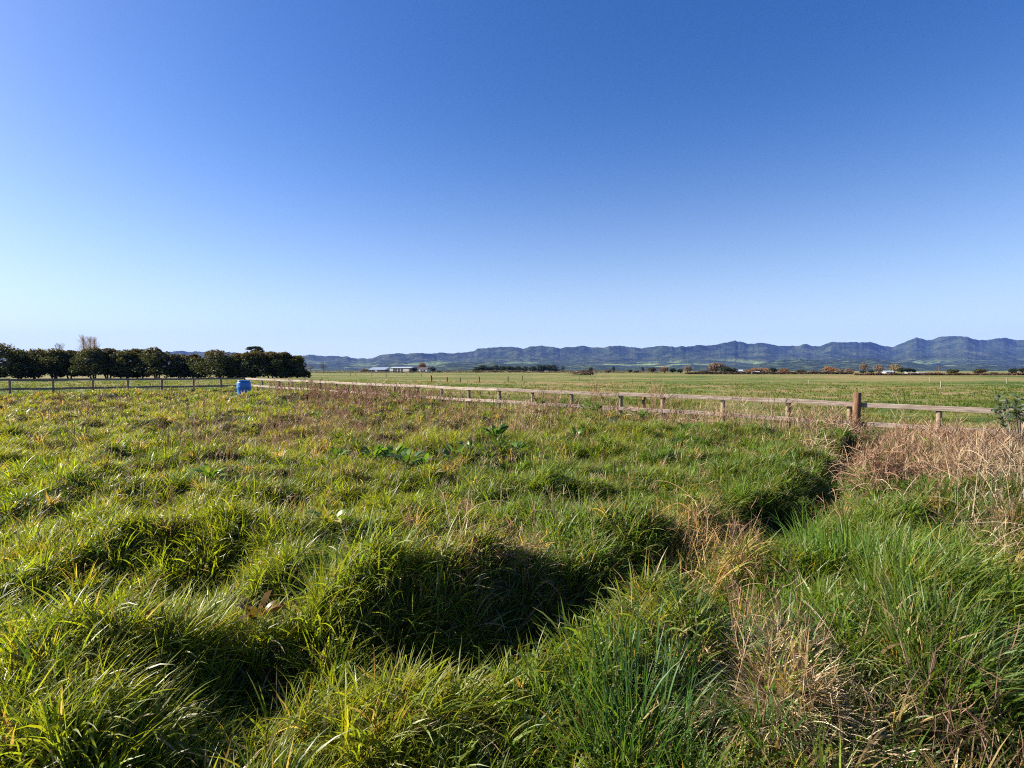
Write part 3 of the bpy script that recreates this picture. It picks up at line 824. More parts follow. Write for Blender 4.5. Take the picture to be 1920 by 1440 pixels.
building('small_house', 'white-roofed house left of the wide orange bush', 1380, 1392, 693, 701, 360, M_white, M_roofp, 7, .6, True, [('window', .3, .5, .3, .7, M_glass)], 'house')
building('low_building', 'low pale building partly hidden below the wide orange bush', 1411, 1423, 696, 701, 268, M_cream, M_roofp, 5, .75, True, [('door', .4, .55, 0, .8, M_glass)], 'building')
building('low_building', 'white low building seen under the dense trees by the poplars', 197, 224, 689.5, 702, 190, M_roofd, M_cream, 5, .85, True, [('window', .2, .4, .5, .9, M_white), ('window', .6, .8, .5, .9, M_white)], 'building')
def power_pole(px, ty, D, lab):
    c = at(px, ty, D)
    root = empty('power_pole', (c.x, D, 0)); tag(root, lab, 'pole', 'far power poles')
    b = MB(); b.tube([(0, 0, -.5), (0, 0, c.z)], [.16, .11], 8); b.build('pole', M_strainer, root)
    b = MB(); b.box((0, -.15, c.z - .4), (2.2, .12, .14)); b.build('crossarm', M_strainer, root)
power_pole(1760, 686, 260, 'thin power pole between the low white buildings and the green round tree')

# ------------------------------------------------------------------ grass
def ribbons(base, az, th0, bend, L, w, nseg, rg, twist=.5, tip=.06, kink=None):
    n = len(L)
    s = np.stack([-np.sin(az), np.cos(az), np.zeros(n)], -1)
    hd = np.stack([np.cos(az), np.sin(az), np.zeros(n)], -1)
    psi = rg.normal(0, twist, n)[:, None]
    p = base.copy(); out = np.empty((n, (nseg + 1) * 2, 3), np.float32)
    for k in range(nseg + 1):
        th = th0 - bend * (k / nseg) ** 1.2
        if kink is not None: th = th - kink[0] * (k / nseg > kink[1])
        th = np.maximum(th, -1.25)
        tg = hd * np.cos(th)[:, None] + np.array([0, 0, 1.0]) * np.sin(th)[:, None]
        nm = np.cross(tg, s)
        sd_ = s * np.cos(psi) + nm * np.sin(psi)
        u = k / nseg
        ww = (w * ((.75 + .5 * u) if u < .5 else (1 - (2 * u - 1) ** 1.6)) + w * tip)[:, None] * .5
        out[:, 2 * k] = p - sd_ * ww; out[:, 2 * k + 1] = p + sd_ * ww
        p = p + tg * (L / nseg)[:, None]
    return out
def ribbon_faces(n, nseg, off):
    b = off + np.arange(n, dtype=np.int32)[:, None] * ((nseg + 1) * 2)
    q = [np.stack([b[:, 0] + 2 * k, b[:, 0] + 2 * k + 1, b[:, 0] + 2 * k + 3, b[:, 0] + 2 * k + 2], -1) for k in range(nseg)]
    return np.stack(q, 1).reshape(-1, 4)
class Pile:
    def __init__(s): s.V = []; s.Q = []; s.C = []; s.n = 0
    def add(s, V, C, nseg):
        n = len(V); m = (nseg + 1) * 2
        s.Q.append(ribbon_faces(n, nseg, s.n)); s.V.append(V.reshape(-1, 3)); s.C.append(np.repeat(C, m, axis=0).astype(np.float32) if C.ndim == 2 else C.reshape(-1, 3)); s.n += n * m
    def build(s, name, mat, parent=None):
        return quads_obj(name, np.concatenate(s.V), np.concatenate(s.Q), mat, np.concatenate(s.C), True, parent)

def blob(px, py, lst):                                  # soft patches, given where they lie in the paddock
    o = np.zeros_like(px)
    for cx, cy, rx, ry, a in lst:
        o = np.maximum(o, a * np.exp(-(((px - cx) / rx) ** 2 + ((py - cy) / ry) ** 2)))
    return o
STRAW = [(1300, 1050, 60, 80, .8), (1440, 1340, 130, 120, .95), (900, 1085, 130, 40, .55), (1560, 790, 110, 25, .7), (1750, 835, 190, 45, .75), (1500, 960, 60, 25, .5), (1850, 920, 120, 90, .55), (1560, 1420, 200, 60, .7),
         (1300, 785, 330, 18, .55), (690, 775, 120, 22, .55), (560, 825, 140, 35, .45), (860, 790, 110, 28, .4), (300, 800, 200, 30, .25), (1000, 770, 90, 20, .45), (100, 790, 160, 25, .25), (1330, 1150, 50, 40, .5), (1870, 1430, 120, 60, .6)]
TALL = [(1640, 1120, 200, 90, .35), (1200, 1380, 90, 70, .4), (820, 1150, 200, 60, .3), (1480, 930, 140, 60, .1), (1750, 1270, 150, 90, .4), (1100, 1000, 200, 50, .15), (250, 1250, 250, 90, .2)]
SHORT = [(1440, 1340, 110, 80, .6), (1300, 1090, 40, 40, .3), (1700, 960, 170, 50, .45), (1760, 850, 160, 40, .2)]
UPR = [(1620, 1120, 220, 110, .8), (1200, 1350, 130, 100, .7), (1750, 1280, 200, 120, .6), (1450, 860, 200, 60, .3)]
BLUEG = [(1620, 1100, 260, 170, .5), (1150, 1080, 220, 130, .6), (1200, 1340, 160, 110, .7), (1400, 900, 230, 90, .4), (1800, 1250, 200, 120, .5), (700, 1150, 160, 70, .35)]
WIND = math.radians(18)

def scatter(n, d0, d1, rg, half=1.18):
    D = np.sqrt(rg.uniform(d0 * d0, d1 * d1, n))
    k = rg.uniform(-half, half, n)
    return D * k, D
def lawn(pile, dens, d0, d1, nb, nseg, wmul, lmul, rg):
    area = 1.18 * (d1 * d1 - d0 * d0)
    n = int(area * dens)
    x, y = scatter(n, d0, d1, rg)
    o = outside(x, y)
    dt = ditch(x, y)
    keep = (o < rg.normal(.1, .15, n)) & (dt < .32 + .6 * rg.random(n))
    x, y, dt = x[keep], y[keep], dt[keep]
    n = len(x)
    px, py = pix(x, y, .3)
    brn = (fbm(x / .9, y / .9, 2, 91) - .58) * 5 * (.4 + .6 * ss(4, 9, y))
    straw = blob(px, py, STRAW); tall = blob(px, py, TALL); short = blob(px, py, SHORT); upr = blob(px, py, UPR); blu = blob(px, py, BLUEG)
    patch = fbm(x / 1.6, y / 1.6, 3, 61); patch2 = fbm(x / .55, y / .55, 2, 65); field = fbm(x / 5, y / 5, 2, 67)
    far = ss(6, 20, y)
    Lt = (.150 + .11 * (patch2 - .5) * 2 + .12 * (patch - .5) * 2 + .07 * rg.random(n)) * (1 + 1.3 * tall - short - .35 * straw) * (1 - .30 * far) * lmul
    wdir = WIND + rg.normal(0, .55, n) + 2.6 * (fbm(x / 1.3, y / 1.3, 2, 69) - .5) * 2
    # tuft colour: yellower to the left, where the backlit glow is put into it
    yel = np.array([.200, .245, .020]); mid = np.array([.120, .185, .023]); dark = np.array([.056, .108, .017]); blue = np.array([.115, .195, .032]); oliv = np.array([.215, .215, .05])
    leftness = 1 - ss(500, 1150, px)
    wy = np.clip(.25 + .65 * leftness + 1.4 * (patch - .5) - .5 * blu, 0, 1)
    c = mid * (1 - wy[:, None]) + yel * wy[:, None]
    wd = np.clip((.54 - patch2) * 3.0, 0, .9) * (1 - .5 * far); c = c * (1 - wd[:, None]) + dark * wd[:, None]
    c = c * (1 - .7 * blu[:, None]) + blue * .7 * blu[:, None]
    wo = np.clip(far * (.45 + 1.5 * (field - .5)), 0, .8); c = c * (1 - wo[:, None]) + oliv * wo[:, None]
    ti = np.repeat(np.arange(n), nb)
    m = len(ti)
    rad = (.05 + .05 * far)[ti] * np.sqrt(rg.random(m)) * 1.6
    a0 = rg.uniform(0, 2 * np.pi, m)
    bx = x[ti] + rad * np.cos(a0); by = y[ti] + rad * np.sin(a0)
    bz = ground_z(bx, by) - .02
    lean = np.clip(.9 - .75 * upr[ti], .1, 1)
    vx = .95 * np.cos(a0) + .7 * lean * np.cos(wdir[ti]) + rg.normal(0, .35, m); vy = .95 * np.sin(a0) + .7 * lean * np.sin(wdir[ti]) + rg.normal(0, .35, m)
    az = np.arctan2(vy, vx)
    th0 = np.clip(rg.normal(1.18, .22, m) + .2 * upr[ti], .35, 1.55)
    mat_ = rg.random(m) < .22 + .35 * straw[ti]; th0[mat_] = rg.uniform(.05, .7, mat_.sum()); az[mat_] += rg.normal(0, .9, mat_.sum())
    bend = np.clip(rg.normal(1.15, .45, m) * (1 - .55 * upr[ti]), .1, 2.4)
    L = Lt[ti] * rg.uniform(.55, 1.25, m)
    w = (.0028 + .0075 * rg.random(m) ** 2) * wmul * (1 + .3 * upr[ti])
    brd = rg.random(m) < .045; w[brd] *= 2.6; L[brd] *= .5                    # small broad weed leaves among the blades
    cc = c[ti] * rg.uniform(.62, 1.35, m)[:, None]
    cc[:, 0] *= rg.uniform(.85, 1.2, m)
    ds = rg.random(m) < (.05 + .75 * straw[ti] + .05 * far[ti] + .14 * mat_ + .17 * np.clip(brn[ti], 0, 1))
    sc = mixc((.21, .115, .060), (.44, .34, .18), np.clip(rg.random(m) - .3 * far[ti], 0, 1))
    cc[ds] = sc[ds]
    yl = (rg.random(m) < .02) & ~ds
    cc[yl] = np.array([.30, .24, .03])
    V = ribbons(np.stack([bx, by, bz], -1), az, th0, bend, L, w, nseg, rg, .6, .06, (1.5 * (rg.random(m) < .16), rg.uniform(.3, .7, m)))
    # tips of green blades go a little yellow
    C = np.repeat(cc[:, None, :], (nseg + 1) * 2, axis=1)
    tipw = np.linspace(0, 1, nseg + 1).repeat(2)[None, :, None] ** 3 * (rg.random(m) < .35)[:, None, None] * .55
    C = C * (1 - tipw) + np.array([.30, .26, .10]) * tipw
    pile.add(V, C, nseg)
rg = np.random.default_rng(11)
P = Pile()
lawn(P, 150, 1.35, 2.6, 52, 6, 1.15, 1.08, rg)
lawn(P, 150, 2.6, 4.2, 48, 5, 1.05, 1.0, rg)
lawn(P, 140, 4.2, 7.0, 44, 4, 1.0, .90, rg)
lawn(P, 95, 7.0, 12, 36, 3, 1.1, .92, rg)
lawn(P, 48, 12, 20, 26, 3, 1.4, 1.05, rg)
lawn(P, 26, 20, 33, 22, 2, 2.0, 1.0, rg)
def tufts(pile, n, d0, d1, nb, L0, rg):
    x, y = scatter(n, d0, d1, rg, 1.0)
    k = (outside(x, y) < -.2) & (ditch(x, y) < .3); x, y = x[k], y[k]; n = len(x)
    px, py = pix(x, y, .3); left = 1 - ss(500, 1250, px)  # left weights the yellow that carries the backlight in the tuft colour
    ti = np.repeat(np.arange(n), nb); m = len(ti)
    a = rg.uniform(0, 6.283, m); r = .045 * np.sqrt(rg.random(m))
    kind = rg.random(n)
    c = np.where((kind < .62)[:, None], mixc((.11, .19, .025), (.19, .24, .02), left), np.where((kind < .82)[:, None], np.array([.06, .115, .02]), np.array([.34, .24, .11])))
    c = c * rg.uniform(.75, 1.25, n)[:, None]
    cc = c[ti] * rg.uniform(.7, 1.3, m)[:, None]
    L = (L0 * rg.uniform(.6, 1.4, n))[ti] * rg.uniform(.5, 1.2, m)
    bx, by = x[ti] + r * np.cos(a), y[ti] + r * np.sin(a)
    V = ribbons(np.stack([bx, by, ground_z(bx, by)], -1), a + rg.normal(0, .6, m), np.clip(rg.normal(1.15, .28, m), .3, 1.55), rg.uniform(.1, 1.5, m), L, (.003 + .005 * rg.random(m)) * (1 + .07 * y[ti]), 4, rg, .9, .06, (1.6 * (rg.random(m) < .22), rg.uniform(.3, .7, m)))
    pile.add(V, cc, 4)
tufts(P, 420, 1.6, 4, 40, .21, rg)
tufts(P, 1500, 4, 10, 34, .19, rg)
tufts(P, 2600, 10, 24, 24, .20, rg)
tag(P.build('long_grass', M_grass), kind='stuff')

# grazed pasture beyond the fences: short tufts
def pasture(pile, dens, d0, d1, nb, wmul, rg):
    n = int(1.2 * (d1 * d1 - d0 * d0) * dens)
    x, y = scatter(n, d0, d1, rg, 1.2)
    keep = (outside(x, y) > .15 + rg.random(n) * .4) & (rg.random(n) > ss(28, 85, y + 30 * (fbm(x / 14, y / 10, 2, 87) - .5)))
    x, y = x[keep], y[keep]; n = len(x)
    pt = fbm(x / 2.2, y / 1.6, 3, 81); p2 = fbm(x / 9, y / 5, 2, 83)
    ok = rg.random(n) < np.clip(.35 + 2.4 * (pt - .45), .12, 1)
    x, y, pt, p2 = x[ok], y[ok], pt[ok], p2[ok]; n = len(x)
    ti = np.repeat(np.arange(n), nb); m = len(ti)
    r = .09 * np.sqrt(rg.random(m)) * (1 + .03 * y[ti]); a = rg.uniform(0, 6.283, m)
    bx, by = x[ti] + r * np.cos(a), y[ti] + r * np.sin(a)
    c = mixc((.070, .125, .018), (.15, .165, .035), np.clip(p2 * 3 - 1.0, 0, 1))[ti] * rg.uniform(.75, 1.25, m)[:, None]
    dr = rg.random(m) < .07 + .4 * np.clip((p2 - .55) * 4, 0, 1)[ti]
    c[dr] = (.26, .2, .09)
    L = (.09 + .13 * pt[ti]) * rg.uniform(.6, 1.3, m)
    V = ribbons(np.stack([bx, by, ground_z(bx, by) - .01], -1), a + rg.normal(0, .6, m), np.clip(rg.normal(1.0, .3, m), .2, 1.5), rg.uniform(.2, 1.2, m), L, rg.uniform(.006, .012, m) * wmul, 2, rg)
    pile.add(V, c, 2)
P = Pile()
pasture(P, 26, 8.5, 16, 14, 1.2, rg)
pasture(P, 12, 16, 28, 12, 2.2, rg)
pasture(P, 4, 28, 95, 9, 3.6, rg)
tag(P.build('pasture_grass', M_short), kind='stuff')

# dead weed stalks: thin branching stems
def stalks(pile, lst, rg):
    for (cx, cy, rx, ry, n, h, col0, col1, wm) in lst:
        if cy is None:                                   # a belt along the sunlit fence: pixel columns cx-rx..cx+rx, 0..ry metres in front
            px = cx + rx * np.clip(rg.normal(0, .55, n), -1.1, 1.1)
            f0 = np.array([fence_xy(a) for a in px]); q = -.1 + ry * rg.random(n) ** 1.4
            x, y = f0[:, 0] - .68 * q, f0[:, 1] - .74 * q
        else:
            px = rg.normal(cx, rx * .6, n); py = rg.normal(cy, ry * .6, n)
            py = np.maximum(py, 722)
            xy = np.array([gp(a, b, .2) for a, b in zip(px, py)])
            x, y = xy[:, 0], xy[:, 1]
        k = outside(x, y) < .25
        k &= ~((np.abs(x / y + .480) < .02) & (y > 9))
        x, y = x[k], y[k]; n2 = len(x)
        if not n2: continue
        z = ground_z(x, y)
        d = y
        w = .0022 + .00042 * d
        L = h * rg.uniform(.5, 1.25, n2)
        az = rg.uniform(0, 6.28, n2); th = np.clip(rg.normal(1.4, .16, n2), .6, 1.57); bd = rg.normal(.15, .25, n2)
        C = mixc(col0, col1, rg.random(n2))
        V = ribbons(np.stack([x, y, z], -1), az, th, bd, L, w * wm, 3, rg, 1.5, .4)
        pile.add(V, C, 3)
        for q in range(7):                               # side twigs and seed heads
            t = rg.uniform(.45, 1.0, n2)
            i = np.clip((t * 3).astype(int), 0, 2)
            b0 = (V[np.arange(n2), i * 2] + V[np.arange(n2), i * 2 + 1]) / 2; b1 = (V[np.arange(n2), i * 2 + 2] + V[np.arange(n2), i * 2 + 3]) / 2
            b = b0 + (b1 - b0) * (t * 3 - i)[:, None]
            V2 = ribbons(b.astype(float), rg.uniform(0, 6.28, n2), rg.normal(.95, .3, n2), rg.normal(0, .4, n2), L * rg.uniform(.12, .35, n2), w * wm * .8, 2, rg, 1.5, .6)
            pile.add(V2, C * rg.uniform(.8, 1.2, n2)[:, None], 2)
PK0, PK1 = (.23, .125, .07), (.38, .25, .155)
RB0, RB1 = (.17, .085, .05), (.30, .165, .11)
ST0, ST1 = (.30, .22, .12), (.46, .36, .22)
DK0, DK1 = (.07, .045, .03), (.15, .10, .07)
P = Pile()
stalks(P, [(400, 900, 420, 110, 260, .30, RB0, ST1, .7), (1000, 880, 330, 90, 260, .28, RB0, ST1, .7), (700, 1030, 420, 90, 90, .26, RB0, ST1, .7), (560, 815, 170, 22, 260, .3, RB0, PK1, .8), (690, None, 130, 3.0, 520, .5, RB0, RB1, .9), (820, None, 110, 2.5, 260, .5, RB0, PK1, .9), (1000, None, 120, 2.0, 130, .36, PK0, PK1, .7), (1045, None, 35, .8, 50, .6, PK0, PK1, .6), (1135, None, 22, .7, 36, .85, PK0, PK1, .55),
           (1238, None, 24, .7, 40, .85, PK0, PK1, .7), (1180, None, 120, 1.2, 110, .36, PK0, PK1, .7), (1330, None, 100, 1.0, 130, .42, PK0, ST1, .7), (1430, None, 90, 1.0, 90, .62, PK0, ST1, .65), (1550, None, 90, 1.0, 170, .42, RB0, ST1, .7),
           (1700, None, 150, 1.2, 330, .30, PK0, PK1, .7), (1690, None, 12, .6, 4, .7, ST0, ST1, .8), (1850, None, 100, 1.2, 240, .34, RB0, PK1, .7),
           (1760, 890, 130, 30, 420, .32, RB0, PK1, .8), (1660, 910, 60, 22, 160, .3, RB0, PK1, .8), (1850, 920, 110, 40, 320, .4, RB0, ST1, .8), (370, 830, 90, 45, 80, .5, DK0, DK1, .8), (130, 840, 90, 60, 60, .7, DK0, DK1, .75), (540, 835, 140, 35, 190, .38, RB0, PK1, .8),
           (300, 775, 320, 26, 200, .4, RB0, PK1, .8), (60, 775, 120, 26, 80, .4, RB0, PK1, .8), (860, 835, 140, 35, 110, .45, RB0, PK1, .8), (990, 810, 45, 22, 130, .4, PK0, ST1, .9), (640, 790, 100, 18, 200, .4, RB0, PK1, .8), (740, 885, 120, 40, 30, .4, RB0, PK1, .8),
           (400, 880, 60, 40, 40, .5, RB0, PK1, .8), (1390, 1100, 50, 50, 26, .32, RB0, PK1, .7), (1420, 1260, 80, 80, 24, .35, RB0, PK1, .7), (1500, 1390, 80, 50, 30, .3, RB0, ST0, .7), (1320, 1030, 50, 40, 20, .4, PK0, PK1, .8),
           (930, 1090, 120, 40, 20, .35, RB0, PK1, .8), (1880, 1020, 60, 80, 70, .4, DK0, ST1, .8), (1780, 1420, 120, 60, 30, .4, DK0, RB1, .8)], rg)
tag(P.build('dead_weed_stalks', M_dry), kind='stuff')

# fallen tangle of dead vines on the right-hand bank and by the drain
def tangle(pile, lst, rg):
    for (cx, cy, rx, ry, n, hz, col0, col1) in lst:
        if cy is None:
            px = cx + rx * rg.uniform(-1, 1, n)
            f0 = np.array([fence_xy(a) for a in px]); q = .05 + 2.0 * ry * rg.random(n) ** 2
            x, y = f0[:, 0] - .68 * q, f0[:, 1] - .74 * q
        else:
            px = rg.normal(cx, rx * .55, n); py = rg.normal(cy, ry * .55, n)
            xy = np.array([gp(a, max(b, 770), .25) for a, b in zip(px, py)])
            x, y = xy[:, 0], xy[:, 1]
        k = (outside(x, y) < .1) & (fbm(x / .55, y / .55, 2, 95) > .40 + .15 * rg.random(len(x)))
        x, y = x[k], y[k]; n2 = len(x)
        z = ground_z(x, y) + rg.random(n2) ** 1.5 * hz
        V = ribbons(np.stack([x, y, z], -1), rg.uniform(0, 6.28, n2), rg.normal(.45, .5, n2), rg.normal(.9, .8, n2), rg.uniform(.12, .42, n2), .0010 + .0004 * y, 5, rg, 1.5, .5)
        pile.add(V, mixc(col0, col1, rg.random(n2)), 5)
P = Pile()
tangle(P, [(1740, 895, 150, 48, 1900, .2, RB0, PK1), (1800, 935, 130, 50, 1300, .16, RB0, ST1), (1690, 905, 70, 30, 500, .16, PK0, PK1), (1880, 905, 90, 45, 1300, .26, RB0, ST0), (1900, 900, 50, 40, 500, .3, DK0, DK1), (1860, 990, 80, 70, 700, .25, RB0, ST1), (1560, 858, 80, 12, 420, .3, RB0, ST1), (1590, 866, 45, 10, 300, .25, RB0, ST1), (1510, 965, 70, 22, 420, .12, DK0, PK0), (1640, 905, 60, 30, 600, .25, RB0, PK1),
           (1450, 1360, 150, 80, 160, .10, ST0, ST1), (1540, 1400, 150, 50, 160, .10, RB0, ST1), (1740, None, 230, .9, 900, .27, RB0, PK1), (1740, None, 230, .9, 450, .2, DK0, RB1), (1740, None, 230, 1.2, 500, .22, DK0, RB1), (1800, None, 160, 1.0, 400, .3, ST0, ST1), (1560, None, 70, .8, 500, .3, RB0, ST1), (1350, None, 260, .5, 700, .2, PK0, ST1), (1180, None, 200, .5, 300, .15, RB0, PK1), (1310, 1050, 60, 60, 260, .3, (.30, .17, .06), (.45, .3, .13)), (1400, 1080, 50, 40, 160, .15, RB0, PK1), (900, 1100, 110, 40, 160, .2, RB0, ST1), (870, 785, 50, 20, 260, .25, DK0, RB1), (660, 775, 110, 20, 700, .3, RB0, RB1)], rg)
tag(P.build('dead_vine_tangle', M_dry), kind='stuff')

# ------------------------------------------------------------------ broad-leaved docks
def leaf_blades(n, rg, base, az, th0, bend, L, w):
    return ribbons(base, az, th0, bend, L, w, 5, rg, .35, .02)
def dock(px, py, label, n, size, cols, seed, group, up=1.0):
    rg = np.random.default_rng(seed)
    x, y = gp(px, py, .3)
    while float(outside(np.array(x), np.array(y))) > -.35:
        py += 1.5; x, y = gp(px, py, .3)
    z = gz(x, y)
    az = rg.uniform(0, 6.28, n)
    base = np.stack([.03 * np.cos(az), .03 * np.sin(az), np.zeros(n) + .1], -1)
    L = size * rg.uniform(.65, 1.2, n)
    th0 = np.clip(rg.normal(1.05 * up, .25, n), .4, 1.5)
    P = Pile()
    c = np.array(cols)[rg.integers(0, len(cols), n)] * rg.uniform(.8, 1.2, n)[:, None]
    # petiole then blade
    stem = ribbons(base, az, th0, np.full(n, .1), L * .45, np.full(n, .007), 2, rg, .2, .9)
    P.add(stem, c * .9, 2)
    tip = (stem[:, -1] + stem[:, -2]) / 2
    P.add(ribbons(tip.astype(float), az, th0 - .1, rg.uniform(.5, 1.5, n), L, L * rg.uniform(.32, .46, n), 6, rg, .35, .03), c, 6)
    o = P.build('dock_plant', M_dock)
    o.location = (x, y, z + .05)
    return tag(o, label, 'plant', group)
LG = [(.15, .25, .02), (.10, .20, .02), (.20, .28, .03)]; MG = [(.075, .16, .022), (.06, .13, .022), (.11, .19, .028)]; YL = [(.42, .36, .03), (.35, .30, .04), (.12, .2, .02)]
GD = 'broad-leaved dock plants in the rough grass'
DOCKS = [(712, 768, 'bright yellow-green dock clump below the reddish stalks', 12, .34, LG), (742, 768, 'bright dock right beside the yellow-green clump', 9, .30, LG), (658, 782, 'small single lime dock left of the bright clump', 5, .26, LG),
         (785, 775, 'upright lime leaf plant right of the bright clump', 4, .3, LG), (540, 775, 'lime dock leaves at the left of the reddish stalks', 5, .32, LG),
         (700, 880, 'left end plant of the dark dock patch', 10, .26, MG), (735, 876, 'broad dark dock in the left half of the dark patch', 12, .28, MG), (762, 888, 'dark glossy dock at the front of the patch', 12, .28, MG), (792, 872, 'mid-green dock in the middle of the dark patch', 10, .28, MG + LG[:1]),
         (855, 872, 'upright dock with pale leaf edges in the dark patch', 10, .32, MG + LG[:1]), (880, 862, 'small dock with brown stalk beside the upright one', 8, .28, MG), (930, 870, 'dark dock near the right end of the patch', 9, .24, MG), (968, 862, 'pale-tipped dock closing the right end of the patch', 8, .22, MG + LG[:1]),
         (1118, 790, 'bright dock under the sunlit rails, left plant', 10, .3, MG + LG), (1098, 782, 'dull dock behind the left bright plant under the rails', 8, .28, MG), (1205, 800, 'pale dock lying open in the grass below the crooked post', 8, .3, MG + LG[:1]), (1080, 825, 'small dark dock below the bright rail plants', 7, .22, MG),
         (1195, 815, 'dock with drooping leaves in front of the pale one', 7, .25, MG), (618, 1005, 'yellowing dock with dead pale leaves in the foreground grass', 6, .17, YL), (395, 930, 'yellow-green upright dock in the left field', 7, .22, YL[2:] + LG), (45, 790, 'lime dock at the far left of the field', 6, .26, LG),
         (632, 880, 'small lime dock left of the dark patch', 5, .22, LG), (1290, 815, 'dark dock under the brown fence weeds', 8, .26, MG), (480, 1175, 'brown-leaved dock in the near left grass', 8, .13, [(.22, .12, .03), (.15, .1, .03)]),
         (1010, 778, 'grey-green dock beside the dry tuft at the fence', 8, .26, MG)]
for k, (px, py, lab, n, s, c) in enumerate(DOCKS):
    dock(px, py, lab, int(n * 2.2), s * .60, c, 700 + k, GD, .85)

# single large tussocks that stand out from the sward
def tussock(px, py, label, n, L, spread, cols, upr, droop, seed, w=.006, zoff=0, wind=.5):
    rg = np.random.default_rng(seed)
    x, y = gp(px, py, .15); z = gz(x, y) + zoff
    a = rg.uniform(0, 6.28, n); r = spread * np.sqrt(rg.random(n))
    bx, by = r * np.cos(a), r * np.sin(a)
    bz = ground_z(x + bx, y + by) - z - .03
    az = np.arctan2(.8 * np.sin(a) + wind * .3 + rg.normal(0, .3, n), .8 * np.cos(a) + wind + rg.normal(0, .3, n))
    c = np.array(cols)[rg.integers(0, len(cols), n)] * rg.uniform(.75, 1.25, n)[:, None]
    P = Pile()
    P.add(ribbons(np.stack([bx, by, bz], -1), az, np.clip(rg.normal(upr, .25, n), .1, 1.55), np.clip(rg.normal(droop, .4, n), 0, 2.6), L * rg.uniform(.5, 1.2, n), w * rg.uniform(.6, 1.3, n), 7, rg, .6), c, 7)
    o = P.build('grass_tussock', M_grass if upr > 1.3 else M_dry)
    o.location = (x, y, z)
    return tag(o, label, 'tussock')
GOLD = [(.42, .27, .06), (.46, .34, .12), (.30, .24, .05), (.36, .2, .06), (.20, .22, .04)]
STRW = [(.55, .44, .25), (.46, .35, .19), (.62, .51, .32), (.38, .27, .15), (.24, .25, .09)]
RUST = [(.30, .15, .07), (.40, .24, .12), (.22, .11, .06), (.46, .34, .18), (.16, .18, .04), (.10, .16, .03)]
REED = [(.05, .12, .035), (.07, .15, .04), (.04, .10, .03), (.10, .17, .05)]
tussock(1300, 1110, 'golden dry tussock standing on the left lip of the dark drain', 900, .36, .28, GOLD, 1.2, 1.1, 1, .005)
tussock(1330, 1050, 'rusty orange tussock right behind the golden one', 420, .36, .2, RUST, 1.25, .9, 2, .005)
tussock(1430, 1350, 'large pale straw tussock lying flattened in the bottom right corner', 3600, .20, .36, STRW, .75, 1.0, 3, .0042, .09, -.1)
tussock(1560, 1330, 'pale green and straw tussock leaning left above the bottom right straw', 700, .30, .2, STRW + [(.12, .17, .05)] * 4, .95, 1.3, 4, .0045, 0, -.8)
tussock(900, 1110, 'drooping rust and straw tussock above the dark hollow in the middle', 330, .32, .28, RUST, .9, 1.4, 5, .005, .03, .4)
tussock(1190, 1400, 'upright dark green tussock of coarse blades at the bottom centre', 420, .38, .20, REED, 1.38, .45, 6, .006, 0, .1)
tussock(1760, 1330, 'coarse mid-green tussock fanning out at the lower right', 520, .36, .24, [(.09, .16, .035), (.07, .13, .03), (.12, .18, .045), (.2, .2, .08)], 1.31, .8, 7, .0055, 0, .2)
tussock(1550, 1410, 'smaller straw tussock at the very bottom, right of the large flattened one', 1500, .20, .28, STRW, .8, 1.0, 13, .0042, .05, .1)
tussock(1600, 1120, 'tall bright green tussock on the right bank of the drain', 520, .45, .35, [(.10, .19, .03), (.13, .22, .04), (.08, .16, .03)], 1.4, .5, 8, .008, 0, -.1)
tussock(312, 845, 'dark round rush clump in the middle of the left field', 320, .42, .22, [(.03, .07, .02), (.05, .09, .02), (.1, .09, .05)], 1.36, .6, 9, .006)
tussock(870, 800, 'brown dead clump with a dark hollow below the sunlit rails', 300, .36, .25, RUST, 1.1, .7, 10, .006)
tussock(1005, 775, 'tall pale dry clump close to the middle of the sunlit rails', 420, .42, .3, [(.3, .22, .14), (.36, .25, .17), (.22, .17, .08)], 1.25, .5, 11, .007)
tussock(1520, 985, 'small brown dead clump hanging over the drain', 300, .28, .2, RUST + [(.1, .06, .04)] * 2, .8, 1.3, 12, .005)

# grey-green shrub at the right frame edge
def shrub():
    rg = np.random.default_rng(91)
    D = 8.3; c = at(1915, 790, D); z = gz(c.x, D)
    root = empty('grey_shrub', (c.x, D, z)); tag(root, 'grey-green leafy shrub at the right end of the sunlit rails', 'shrub')
    b = MB()
    tips = []
    for k in range(16):
        a = rg.uniform(0, 6.28); r = rg.uniform(.08, .42); h = rg.uniform(.45, .98)
        p = [(0, 0, 0), (r * .4 * math.cos(a), r * .4 * math.sin(a), h * .5), (r * math.cos(a), r * math.sin(a), h)]
        b.tube(p, [.012, .009, .004], 5); tips.append(p)
    b.build('stems', M_bark, root)
    P = Pile()
    for p in tips:
        n = 15
        t = rg.uniform(.35, 1, n)
        pts = np.array([np.array(p[1]) * (1 - q) + np.array(p[2]) * q for q in t])
        P.add(ribbons(pts, rg.uniform(0, 6.28, n), rg.normal(.5, .4, n), rg.uniform(.3, 1.2, n), rg.uniform(.08, .17, n), rg.uniform(.03, .05, n), 4, rg, .5, .03), mixc((.075, .11, .06), (.17, .21, .13), rg.random(n)), 4)
    P.build('leaves', M_dock, root)
shrub()

